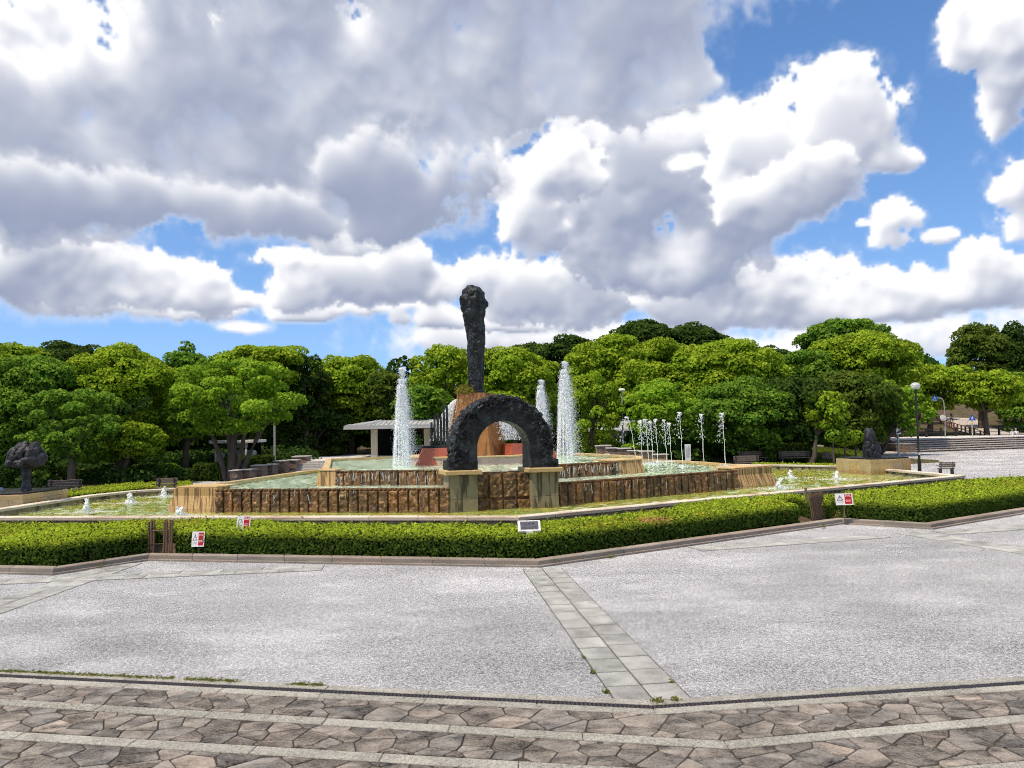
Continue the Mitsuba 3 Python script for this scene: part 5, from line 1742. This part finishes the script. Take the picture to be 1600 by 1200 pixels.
put('glass', onto(lathe([(.36, 0), (.30, .05), (.0, .09)], 20), m_, (1, 0, 0), (0, .2, .98)), 'steel', k, smooth=50)
put('rim', onto(lathe([(.40, -.08), (.42, -.04), (.40, .01), (.36, .0)], 20), m_, (1, 0, 0), (0, .2, .98)), 'rail_brown', k, smooth=50)
Y = 82
b = far(1520.5, 682, Y); b[2] = float(hz(b[0], b[1]))
k = thing('crossing_sign', 'blue triangular crossing sign on a pale straight post', 'sign')
s = far(1518.5, 653, Y)
put('post', tube([b - [0, 0, .2], [b[0] - .06, Y, (b[2] + s[2]) / 2], [s[0], Y, s[2]]], .055, 8), 'cream_paint', k)
o = s - [.42, .07, .26]
put('panel', onto(prism([(0, 0), (.84, 0), (.42, .66)], -.03, 0, 0), o, fxs, fzs), 'sign_blue', k)
put('figure', onto(strokes([[(.42, .42), (.42, .26), (.32, .08)], [(.42, .26), (.52, .08)], [(.32, .32), (.52, .32)]], .06, .004), o, fxs, fzs), 'sign_white', k)

# information board by the thin jets
c = far(1075, 707, 52)
k = thing('notice_board', 'upright white notice board with columns of writing behind the thin jets', 'sign')
put('board', block(c[0] - .19, 52, c[2] - .56, c[0] + .19, 52.08, c[2] + .56, .008), 'sign_white', k)
put('lettering', onto(strokes([[(.07 + j * .08, .2), (.07 + j * .08, 1.0 - (j % 2) * .1)] for j in range(4)], .03, .003), (c[0] - .19, 51.998, c[2] - .56), fxs, fzs), 'plaque_grey', k)
put('foot', block(c[0] - .17, 51.95, float(hz(c[0], 52)) - .05, c[0] + .17, 52.12, c[2] - .57, .01), 'wood', k)


# ---------------------------------------------------------------- benches
def bench(label, x, y, Y, w, rz, back=True, mat='wood', scale=1.0):
    c = far(x, y, Y); c[2] = max(0, float(hz(c[0], c[1])) + .06)
    if Y < 52: c[2] = 0.0
    k = thing('bench', label, 'bench')
    M = lambda m: move(m, c, rz, scale)
    for i in range(4): put('seat_slat', M(block(-w / 2, -.2 + i * .115, .41, w / 2, -.2 + i * .115 + .095, .45, .008)), mat, k)
    if back:
        for i in range(3): put('back_slat', M(block(-w / 2, .28 + i * .025, .52 + i * .13, w / 2, .31 + i * .025, .63 + i * .13, .008)), mat, k)
    for s in (-1, 1):
        put('leg', M(block(s * (w / 2 - .14) - .05, -.18, 0, s * (w / 2 - .14) + .05, .26, .41, .01)), 'iron', k)
        if back: put('back_post', M(block(s * (w / 2 - .14) - .035, .255, .41, s * (w / 2 - .14) + .035, .30, .92, .006)), 'iron', k)
        put('arm', M(block(s * (w / 2) - .03, -.2, .60, s * (w / 2) + .03, .28, .64, .006)), 'iron', k)
    return k


bench('grey wooden bench in the tree shade left of the lawn', 1243, 720, 54.5, 2.1, -6)
bench('dark bench on the plaza beyond the black lamp post', 1478, 735, 42.0, 1.05, 168, scale=.76)
bench('small bench behind the rim at the left, with light seat', 257, 759, 37.8, 1.0, 4, True, 'wood')
bench('low dark bench in the shade right of the mushroom-shaped sculpture', 97, 760, 38, 1.6, 8, True, 'iron')
bench('dark bench behind the coping at the right end of the thin jets', 1169, 724, 50.5, 1.7, 4)
bench('shaded bench further back, left of the grey wooden bench', 1178, 716, 55, 1.9, 12)

# ---------------------------------------------------------------- pavilion, building, kiosk
TERR = [far(432, 722, 57.0)[:2], far(640, 716, 57.0)[:2] + (.0, 0), far(1010, 712, 57)[:2], far(1010, 700, 72)[:2], far(300, 700, 78)[:2], far(420, 712, 66)[:2]]
TZ = .92
tag(put('terrace', prism(TERR, -.2, TZ, .01), 'far_paving'), 'pale paved terrace in front of the pavilion', kind='structure')
sk = thing('terrace_steps', 'low stone steps in the shade leading up to the pavilion terrace', None, kind='structure')
e0, e1 = far(436, 722, 57.0)[:2], far(960, 716, 57.0)[:2]
for i in range(5):
    y0 = 57.0 - (i + 1) * .42
    put('step', prism([(e0[0], y0), (e1[0], y0), (e1[0], y0 + .415), (e0[0], y0 + .415)], -.1, TZ - .16 * (i + 1), .012), 'step_stone', sk)

pk = thing('pavilion', 'open pavilion with a flat grey metal roof on cream columns behind the left plume', 'pavilion')
Yp = 62.0
x0, x1 = far(537, 665, Yp)[0], far(712, 663, Yp)[0]
ze, zr = far(600, 669, Yp)[2], far(640, 652, Yp + 4)[2]
ze -= .05
v = np.array([[x0, Yp - .2, ze], [x1, Yp - .2, ze], [x1, Yp + 7, ze], [x0, Yp + 7, ze], [x0 + .05, Yp - .15, ze + .30], [x1 - .05, Yp - .15, ze + .30], [x1 - .05, Yp + 6.95, ze + .30], [x0 + .05, Yp + 6.95, ze + .30], [x0 + 2.6, Yp + 2.6, ze + .72], [x1 - 2.4, Yp + 2.6, ze + .72], [x1 - 2.4, Yp + 4.4, ze + .72], [x0 + 2.6, Yp + 4.4, ze + .72]])
f = np.array([[0, 1, 5, 4], [1, 2, 6, 5], [2, 3, 7, 6], [3, 0, 4, 7], [3, 2, 1, 0]])
rk = put('roof', (np.vstack([v]), np.vstack([f, [[4, 5, 9, 8], [5, 6, 10, 9], [6, 7, 11, 10], [7, 4, 8, 11], [8, 9, 10, 11]]])), 'grey_roof', pk)
for i in range(24):                                      # standing seams on the front slope
    t = (i + .5) / 24
    a = v[4] + (v[5] - v[4]) * t
    tt2 = np.clip((a[0] - v[8][0]) / (v[9][0] - v[8][0]), 0, 1)
    b = v[8] + (v[9] - v[8]) * tt2
    put('seam', tube([a + [0, 0, .03], b + [0, 0, .03]], .035, 4), 'steel', rk)
for (x, Yc) in ((585, Yp + .7), (667.5, Yp + 2.4), (749, Yp + 4)):
    c = far(x, 690, Yc)
    q = np.array([(-.24, -.24), (.24, -.24), (.24, .24), (-.24, .24)]) + c[:2]
    ck = put('column', prism(q, TZ, ze - .02, .03), 'cream_paint', pk)
    put('base_band', prism(q + np.sign(q - c[:2]) * .02, TZ - .01, TZ + .28, .01), 'grey_metal', ck)
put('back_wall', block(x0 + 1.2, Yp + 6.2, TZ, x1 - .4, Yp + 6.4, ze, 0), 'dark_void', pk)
bench('pale bench inside the pavilion', 650, 702, Yp + 3.2, 2.4, 0, True, 'grey_metal')
lk_ = [k_ for k_ in scene if k_.startswith('bench_006')]
for k_ in lk_: scene[k_] = {**scene[k_], 'to_world': mi.ScalarTransform4f().translate([0, 0, TZ - max(0, float(hz(far(650, 702, Yp + 3.2)[0], Yp + 3.2)) + .06)])}

bk2 = thing('park_building', 'low cream building with a grey hipped roof behind the right plume', 'building')
Yb = 69.0
xa, xb = far(915, 680, Yb)[0], far(1012, 680, Yb)[0]
za, zb_ = float(hz(xa, Yb)) - .1, far(950, 674, Yb)[2]
for (u0, u1, nm, mt) in ((0, .10, 'wall_pier', 'cream_paint'), (.36, .46, 'wall_pier', 'cream_paint'), (.60, .72, 'wall_pier', 'white_paint'), (.80, 1.0, 'wall_pier', 'cream_paint')):
    put(nm, block(xa + (xb - xa) * u0, Yb, za, xa + (xb - xa) * u1, Yb + .5, zb_, .01), mt, bk2)
put('lintel', block(xa + .02, Yb + .04, zb_ - .45, xb - .02, Yb + .44, zb_ - .003, 0), 'cream_paint', bk2)
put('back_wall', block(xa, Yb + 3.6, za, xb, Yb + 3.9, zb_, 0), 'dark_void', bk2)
put('shutter', block(xa + (xb - xa) * .13, Yb + .2, za, xa + (xb - xa) * .34, Yb + .28, za + 1.75, .01), 'white_paint', bk2)
put('shutter', block(xa + (xb - xa) * .50, Yb + .2, za, xa + (xb - xa) * .56, Yb + .28, za + 1.9, .01), 'white_paint', bk2)
r0, r1 = xa - .7, xb + .6
v = np.array([[r0, Yb - .9, zb_], [r1, Yb - .9, zb_], [r1, Yb + 4.8, zb_], [r0, Yb + 4.8, zb_], [r0, Yb - .9, zb_ + .14], [r1, Yb - .9, zb_ + .14], [r1, Yb + 4.8, zb_ + .14], [r0, Yb + 4.8, zb_ + .14], [r0 + 1.2, Yb + 1.9, zb_ + .95], [r1 - 1.2, Yb + 1.9, zb_ + .95], [r1 - 1.2, Yb + 2.1, zb_ + .95], [r0 + 1.2, Yb + 2.1, zb_ + .95]])
put('roof', (v, np.vstack([f, [[4, 5, 9, 8], [5, 6, 10, 9], [6, 7, 11, 10], [7, 4, 8, 11], [8, 9, 10, 11]]])), 'grey_roof', bk2)

kk2 = thing('kiosk', 'small pale green kiosk with a flat roof in the shade behind the many-trunked tree', 'kiosk')
Yk = 58.0
xa, xb = far(341, 700, Yk)[0], far(394, 700, Yk)[0]
zt, zb2 = far(367, 692, Yk)[2], far(367, 716, Yk)[2] - .3
plain('pale_green_paint', (.38, .44, .40), .6)
put('roof', block(xa - .4, Yk - .8, zt, xb + .3, Yk + 2.4, zt + .2, .02), 'white_paint', kk2)
put('front_wall', block(xa + 1.35, Yk, zb2, xb - .35, Yk + .12, zt - .52, .01), 'pale_green_paint', kk2)
put('upper_wall', block(xa + 1.35, Yk, zt - .36, xb - .35, Yk + .12, zt - .002, .01), 'pale_green_paint', kk2)
put('counter', block(xa - .05, Yk - .5, zb2, xa + .5, Yk + .12, zt - .75, .02), 'pale_green_paint', kk2)
put('tank', move(lathe([(.35, 0), (.35, zt - .7 - zb2), (.25, zt - .58 - zb2), (0, zt - .56 - zb2)], 16), (xb - .1, Yk + .2, zb2)), 'pale_green_paint', kk2, smooth=50)
for xx in (xa - .02, xb - .3):
    put('post', block(xx, Yk - .65, zb2, xx + .09, Yk - .56, zt - .003, .005), 'white_paint', kk2)
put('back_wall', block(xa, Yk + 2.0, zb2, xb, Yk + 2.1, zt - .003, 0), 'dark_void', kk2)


# ---------------------------------------------------------------- stone planters, built of courses
def planter(label, xl, xr, yb, yt, Y, dep=1.3, group='stepped stone planters'):
    a, b = far(xl, yb, Y), far(xr, yb, Y)
    h = (yb - yt) / FOCAL * Y
    z0 = a[2]
    k = thing('stone_planter', label, 'planter', group)
    pr = np.random.default_rng(int(xl))
    n = max(3, int(h / .16))
    for r in range(n):
        z = z0 + h * .9 * r / n
        W = b[0] - a[0]
        m = max(2, int(W / .42))
        off = .5 * (r % 2) / m
        cuts = np.clip(np.r_[0, np.arange(1, m) / m + off - .25 / m, 1], 0, 1)
        for i in range(m):
            x_0, x_1 = a[0] + W * cuts[i] + .006, a[0] + W * cuts[i + 1] - .006
            if x_1 - x_0 < .05: continue
            mm = prism([(x_0, Y - pr.uniform(0, .02)), (x_1, Y - pr.uniform(0, .02)), (x_1, Y + .2), (x_0, Y + .2)], z + .005, z + h * .9 / n - .005, .01)
            put('stone', mm, 'ledge_stone', k)
    put('cap', block(a[0] - .06, Y - .08, z0 + h * .9, b[0] + .06, Y + dep, z0 + h, .015), 'step_stone', k)
    put('body', block(a[0] + .02, Y + .05, z0 - .5, b[0] - .02, Y + dep - .05, z0 + h * .9 - .002, 0), 'ledge_stone', k)


for i, (xl, xr, yb, yt, Y) in enumerate(((359, 371, 747, 735, 47), (372, 391, 746, 734, 48), (393, 409, 742.5, 727, 50), (411, 426, 741, 726, 52), (428, 445, 735, 720, 54), (446, 462, 732, 719, 55.5), (457, 479, 729, 713, 57))):
    planter(['lowest, leftmost stone planter by the terrace steps', 'second stone planter from the left by the terrace steps', 'third stone planter from the left by the terrace steps', 'fourth stone planter from the left by the terrace steps', 'third from last stone planter by the terrace steps', 'stone planter before the topmost one by the terrace steps', 'topmost stone planter by the terrace steps'][i], xl, xr, yb, yt, Y)
for i, (xl, xr, yb, yt, Y) in enumerate(((933, 955, 712, 696, 56), (950, 966, 713, 700, 54.5), (967, 986, 714, 700.5, 54), (984, 1000, 716, 704, 52), (1002, 1022, 720, 705, 51), (1024, 1044, 722, 710, 50))):
    planter(['tall stone planter behind the right plume', 'stone planter next to the seated visitor', 'stone planter right of the seated visitor', 'stone planter behind the left thin jets', 'stone planter behind the middle thin jets', 'lowest stone planter, behind the thin jets'][i], xl, xr, yb, yt, Y, 1.0, 'stone planters behind the thin jets')

# ---------------------------------------------------------------- far right: stairs, ramp, railing, hill path
st = thing('plaza_stairs', 'wide flight of low pale stone steps across the back of the plaza at the right', None, kind='structure')
NS = 6
for i in range(NS):
    z = 1.15 * (i + 1) / NS
    o = STAIR_O + STAIR_S * i * .58
    for j in range(9):
        a, b = o + STAIR_A * (j * 4.0), o + STAIR_A * (j * 4.0 + 3.985)
        put('step', prism([a - STAIR_S * .07, b - STAIR_S * .07, b + STAIR_S * .50, a + STAIR_S * .50], z - .06, z, .010), 'step_stone', st)
        put('riser', prism([a, b, b + STAIR_S * .58, a + STAIR_S * .58], z - .32, z - .064, 0), 'ledge_stone', st)
top0 = STAIR_O + STAIR_S * NS * .58
tag(put('upper_pavement', prism([top0 + STAIR_S * .003 - STAIR_A * 1, top0 + STAIR_A * 40, top0 + STAIR_A * 40 + STAIR_S * 9, top0 - STAIR_A * 1 + STAIR_S * 9], .4, 1.16, 0), 'far_paving'), 'pale pavement along the top of the plaza stairs', kind='structure')
rp = [STAIR_O - STAIR_A * 1.4, STAIR_O - STAIR_A * 7.5, STAIR_O - STAIR_A * 9.5 + STAIR_S * 14, STAIR_O - STAIR_A * 4.6 + STAIR_S * 14]
tag(put('ramp', prism(rp, -.4, [.03, .03, 1.25, 1.25], 0), 'hill_paving'), 'pale paved ramp climbing beside the stairs', kind='structure')
wk2 = thing('stair_wall', 'stepped brown stone wall between the ramp and the stairs', 'wall')
for i in range(4):
    o = STAIR_O - STAIR_A * (1.0 + i * .75) + STAIR_S * (i * 3.0)
    z = .85 + i * .33
    n = 8
    for j in range(n):
        for r in range(4):
            a = o + STAIR_S * (j * 3.0 / n); b = o + STAIR_S * ((j + 1) * 3.0 / n - .02)
            put('stone', prism([a - STAIR_A * .25, b - STAIR_A * .25, b - STAIR_A * .05, a - STAIR_A * .05], z - .86 + r * .2, z - .67 + r * .2, .012), 'ledge_stone', wk2)
    put('front_stone', prism([o - STAIR_A * .25, o - STAIR_A * .25 + STAIR_S * .2, o + STAIR_A * 1.0 + STAIR_S * .2, o + STAIR_A * 1.0], z - 1.0, z - .06, .012), 'ledge_stone', wk2)
    put('cap', prism([o - STAIR_A * .3 - STAIR_S * .04, o + STAIR_A * 1.05 - STAIR_S * .04, o + STAIR_A * 1.05 + STAIR_S * 3.0, o - STAIR_A * .3 + STAIR_S * 3.0], z - .056, z, .012), 'step_stone', wk2)
    put('core', prism([o - STAIR_A * .2 + STAIR_S * .1, o + STAIR_A * .95 + STAIR_S * .1, o + STAIR_A * .95 + STAIR_S * 2.98, o - STAIR_A * .2 + STAIR_S * 2.98], -.3, z - .06, 0), 'ledge_stone', wk2)

rl = thing('railing', 'dark posts and rails along the road above the plaza stairs', 'railing')
for i in range(18):
    p = top0 + STAIR_S * 7.2 + STAIR_A * (-.6 + i * 2.1)
    put('post', move(block(-.09, -.09, 0, .09, .09, .98, .02), (*p, 1.15)), 'black_metal', rl)
for zz in (.45, .85):
    a, b = top0 + STAIR_S * 7.2 - STAIR_A * .6, top0 + STAIR_S * 7.2 + STAIR_A * 35.1
    put('rail', tube([[*a, 1.15 + zz], [*b, 1.15 + zz]], .035, 6), 'iron', rl)
tag(put('road', prism([top0 + STAIR_S * 9.05 - STAIR_A * 6, top0 + STAIR_S * 9.05 + STAIR_A * 60, top0 + STAIR_S * 13 + STAIR_A * 60, top0 + STAIR_S * 13 - STAIR_A * 6], .4, 1.13, 0), 'hill_paving'), 'road crossing behind the railing at the right', kind='structure')
wl = thing('slope_wall', 'low wall of stones at the foot of the wooded slope behind the railing', 'wall')
pr = np.random.default_rng(5)
for i in range(30):
    for r in range(2):
        a = top0 + STAIR_S * 13.3 + STAIR_A * (-6 + i * .9 + .3 * r); b = a + STAIR_A * .86
        put('stone', prism([a, b, b + STAIR_S * .35, a + STAIR_S * .35], 1.0 + r * .36, 1.34 + r * .36 + pr.uniform(-.02, .01), .03), 'ledge_stone', wl)


def drape(pts, w, lift, n=24):
    """A strip laid over the ground."""
    ln = LineString(pts)
    s = np.linspace(0, ln.length, n)
    c = np.array([ln.interpolate(q).coords[0] for q in s])
    t = np.gradient(c, axis=0); t /= np.linalg.norm(t, axis=1, keepdims=True)
    nl = np.c_[-t[:, 1], t[:, 0]]
    u = np.linspace(-1, 1, 5)
    xy = c[:, None] + nl[:, None] * (u * w / 2)[None, :, None]
    z = hz(xy[..., 0], xy[..., 1]) + lift
    return np.dstack([xy, z]).reshape(-1, 3), grid_faces(n, 5)[:, ::-1]


# path up the hill, read off the photo along its middle
PATH = [far(1600, 672, 84)[:2], far(1566, 662, 90)[:2], far(1530, 650, 100)[:2], far(1505, 640, 112)[:2], far(1493, 634, 126)[:2]]
tag(put('hill_path', drape(PATH, 5.2, .10), 'hill_paving', smooth=True), 'pinkish paved path climbing the hill at the right', kind='structure')
hr_ = thing('path_railing', 'reddish brown railing along the hill path', 'railing')
ln = LineString(PATH)
off = ln.parallel_offset(2.9, 'left') if hasattr(ln, 'parallel_offset') else ln
for i, q in enumerate(np.linspace(0, off.length, 22)):
    p = off.interpolate(q).coords[0]
    z = float(hz(*p))
    put('post', move(block(-.07, -.07, 0, .07, .07, 1.0, .01), (*p, z)), 'rail_brown', hr_)
for zz in (.5, .95):
    c = np.array([off.interpolate(q).coords[0] for q in np.linspace(0, off.length, 22)])
    put('rail', tube(np.c_[c, hz(c[:, 0], c[:, 1]) + zz], .045, 6), 'rail_brown', hr_)
# lawn under the clipped shrubs
LAWN = [far(1262, 722, 52)[:2], far(1348, 714, 57)[:2], far(1356, 704, 64)[:2], far(1300, 700, 68)[:2], far(1262, 704, 62)[:2]]


def lawn_mat(p, n, uv):
    q = fbm(p.x * 2, p.y * 2, 0, 4)
    return mix((.07, .12, .018), (.14, .18, .03), q) * (.6 + .8 * noise(p.x * 28, p.y * 28))


rough_mat('lawn_grass', lawn_mat, .95, .1)
lv, lf = sheet(LAWN, 0)
lm = trimesh.Trimesh(lv, lf, process=False)
for _ in range(4): lm = lm.subdivide()
lv = np.array(lm.vertices); lv[:, 2] = np.maximum(hz(lv[:, 0], lv[:, 1]), 0) + .06
tag(put('lawn', (lv, lm.faces), 'lawn_grass', smooth=True), 'small sunny lawn with clipped shrubs behind the boulder pedestal', kind='structure')
gk = thing('grass', 'short grass of the small lawn at the right', 'grass', kind='stuff')
r_ = np.random.default_rng(19)
q = in_poly(Polygon(LAWN), 9000, r_)
nn = np.c_[r_.normal(0, .5, (len(q), 2)), np.full(len(q), .6)]; nn /= np.linalg.norm(nn, axis=1, keepdims=True)
foliage('blades', leaves(np.c_[q, np.maximum(hz(q[:, 0], q[:, 1]), 0) + .09 + .05 * r_.random(len(q))], nn, .16, .05, r_, palette(len(q), r_, (.09, .15, .02), (.17, .21, .03)), .8, .5), gk)
tag(put('garden_stone', move(star([(0, 0, 0, .3), (.2, 0, -.05, .24)], 3, .06, 4, 3), far(1290, 704, 56) * [1, 1, 0] + [0, 0, .5], 0, (1.3, .8, 1)), 'ledge_stone'), 'squared grey stone on the lawn under the bright small tree', 'stone')


# ---------------------------------------------------------------- people
def capsule_chain(joints):
    """Hull of spheres from joint to joint, smoothed into one body."""
    out = None
    for (a, ra), (b, rb) in joints:
        sp = lambda p, r: m3.Manifold.sphere(r, 12).translate(list(map(float, p)))
        h = m3.Manifold.batch_hull([sp(a, ra), sp(b, rb)])
        out = h if out is None else out + h
    return out


def person(label, loc, rz, pose, shirt, trousers, hair, skin=(.42, .26, .19), hat=None, height=1.68, group=None):
    s = height / 1.70
    k = thing('person', label, 'person', group)
    sit = pose == 'sit'
    hip = .50 if sit else .90
    dz = hip - .90
    J = lambda x, y, z: np.array([x, y, z + dz])
    N, Hd = J(0, .0, 1.44), J(0, -.02, 1.60)
    torso = [((J(0, 0, .95), .135), (J(0, .0, 1.15), .13)), ((J(0, 0, 1.15), .13), (J(-.10, 0, 1.36), .085)), ((J(0, 0, 1.15), .13), (J(.10, 0, 1.36), .085)), ((J(-.16, 0, 1.38), .06), (J(.16, 0, 1.38), .06)), ((J(0, 0, 1.38), .065), (N, .055))]
    arms, hands, legs, shoes = [], [], [], []
    for q in (-1, 1):
        sh = J(q * .185, 0, 1.38)
        if sit: el, wr = J(q * .23, -.10, 1.13), J(q * .14, -.32, 1.02)
        elif pose == 'walk': el, wr = J(q * .22, q * .08, 1.13), J(q * .22, q * .06 - .14, .92)
        else: el, wr = J(q * .23, .02, 1.12), J(q * .23, -.06, .88)
        arms += [((sh, .055), (el, .043)), ((el, .043), (wr, .031))]
        d = (wr - el) / np.linalg.norm(wr - el)
        palm = wr + d * .08
        hands += [((wr, .03), (palm, .034))]
        side = np.cross(d, [0, 1, 0]); side /= np.linalg.norm(side)
        for i in range(4):
            b0 = palm + side * (i - 1.5) * .019
            hands += [((b0, .011), (b0 + d * (.045 + .012 * (i in (1, 2))), .009)), ((b0 + d * (.045 + .012 * (i in (1, 2))), .009), (b0 + d * .075 + np.array([0, -.02, 0]), .008))]
        hands += [((wr + d * .03, .012), (wr + d * .07 - side * .045 * q, .010))]
        hp = J(q * .09, 0, .92)
        if sit: kn, an = np.array([q * .11, -.42, hip + .0]), np.array([q * .11, -.44, .08])
        elif pose == 'walk': kn, an = np.array([q * .09, -.10 * q - .06, .50]), np.array([q * .09, -.18 * q + .02, .09])
        else: kn, an = np.array([q * .10, -.02, .49]), np.array([q * .10, .02, .09])
        legs += [((hp, .095), (kn, .062)), ((kn, .062), (an, .042))]
        shoes += [((an + [0, .02, -.045], .045), (an + [0, -.14, -.052], .038))]
    def mk(name, ch, mat, extra=None):
        m = capsule_chain(ch)
        m = m.refine_to_length(.07)
        v, f = arr(m)
        t = trimesh.Trimesh(v, f, process=True)
        t = trimesh.smoothing.filter_taubin(t, iterations=6)
        v = np.array(t.vertices) * s
        return put(name, move((v, np.array(t.faces)), loc, rz), 'vertex_paint', k, color=np.tile(mat, (len(v), 1)), smooth=True)
    face = trimesh.creation.icosphere(3)
    hv = np.array(face.vertices) * [.078, .092, .115]
    nose = np.exp(-((hv[:, 0] / .02) ** 2 + ((hv[:, 2] + .01) / .03) ** 2)) * (hv[:, 1] < 0)
    hv[:, 1] -= .022 * nose
    hv[:, 1] += .012 * np.exp(-(((np.abs(hv[:, 0]) - .03) / .015) ** 2 + ((hv[:, 2] - .012) / .012) ** 2)) * (hv[:, 1] < 0)
    hv[:, 0] *= 1 - .25 * np.clip(-hv[:, 2] / .115, 0, 1)
    ear = np.exp(-((hv[:, 1] / .02) ** 2 + (hv[:, 2] / .03) ** 2)) * (np.abs(hv[:, 0]) > .06)
    hv[:, 0] += np.sign(hv[:, 0]) * .018 * ear
    hc = np.tile(skin, (len(hv), 1))
    hc[(hv[:, 1] < -.06) & (np.abs(np.abs(hv[:, 0]) - .03) < .012) & (np.abs(hv[:, 2] - .012) < .010)] = (.02, .015, .015)
    hc[(hv[:, 1] < -.05) & (np.abs(hv[:, 0]) < .025) & (np.abs(hv[:, 2] + .055) < .010)] = (.3, .1, .09)
    put('head', move(((hv + Hd) * s, face.faces), loc, rz), 'vertex_paint', k, color=hc, smooth=True)
    hr = trimesh.creation.icosphere(3)
    qv = np.array(hr.vertices) * [.088, .104, .122]
    keep = (qv[:, 2] > .035) | (qv[:, 1] > .03)
    ff = hr.faces[keep[hr.faces].all(1)]
    put('hair' if hat is None else 'hat', move(((qv + Hd + [0, .008, .012]) * s, ff), loc, rz), 'vertex_paint', k, color=np.tile(hair if hat is None else hat, (len(qv), 1)), smooth=True)
    mk('shirt', torso + arms[0::1][:0] + [a for i, a in enumerate(arms) if i % 2 == 0], shirt)
    mk('forearms', [a for i, a in enumerate(arms) if i % 2 == 1] + hands, skin)
    mk('trousers', legs + [((J(-.05, 0, .93), .125), (J(.05, 0, .93), .125))], trousers)
    mk('shoes', shoes[:1], (.03, .03, .03)); mk('shoes', shoes[1:], (.03, .03, .03))
    return k


c = far(-4, 783, 29.5)
person('person in a pale blue shirt sitting at the left edge beside the pedestal', (far(-5.5, 783, 31)[0], 31.0, .0), 60, 'sit', (.35, .45, .62), (.05, .07, .12), (.03, .025, .02))
c = far(953, 712, 50)
person('person in white sitting between the stone planters behind the fountain', (c[0], 51.6, .34), -20, 'sit', (.72, .70, .68), (.10, .10, .12), (.03, .025, .02), height=1.4)
c = far(1486, 644, 112); person('person in dark clothes walking down the hill path', (c[0], 112, float(hz(c[0], 112)) + .1), 20, 'walk', (.03, .03, .035), (.03, .03, .04), (.02, .02, .02))
c = far(1581, 668, 86); person('person in a white shirt and hat on the hill path, left one of the pair', (c[0], 86, float(hz(c[0], 86)) + .1), 15, 'stand', (.75, .75, .75), (.06, .05, .08), (.03, .025, .02), hat=(.7, .7, .7))
c = far(1587, 668, 86.4); person('person in a white shirt and hat on the hill path, right one of the pair', (c[0], 86.4, float(hz(c[0], 86.4)) + .1), -25, 'stand', (.78, .78, .76), (.12, .12, .14), (.03, .025, .02), hat=(.72, .72, .7))
c = far(1227, 684, 72); person('person in white seen through the trees behind the hedge block', (c[0], 72, float(hz(c[0], 72))), 80, 'walk', (.7, .7, .7), (.1, .1, .12), (.03, .025, .02))
c = far(1585, 671, 85.2)
k = thing('pushchair', 'white pushchair in front of the pair on the hill path', 'pushchair')
zz = float(hz(c[0], 85)) + .12
put('seat', move(block(-.25, -.3, .35, .25, .3, .8, .06), (c[0], 85, zz)), 'sign_white', k)
put('hood', move(block(-.26, .0, .8, .26, .34, 1.05, .08), (c[0], 85, zz)), 'sign_white', k)
for sx in (-.26, .26):
    for sy in (-.3, .3):
        put('wheel', onto(lathe([(.02, -.03), (.13, -.025), (.14, 0), (.13, .025), (.02, .03)], 14), (c[0] + sx, 85 + sy, zz + .1), (0, 1, 0), (0, 0, 1)), 'black_metal', k)
put('handle', tube([[c[0] - .24, 85.3, zz + .7], [c[0] - .24, 85.6, zz + 1.05], [c[0] + .24, 85.6, zz + 1.05], [c[0] + .24, 85.3, zz + .7]], .018, 6), 'black_metal', k)
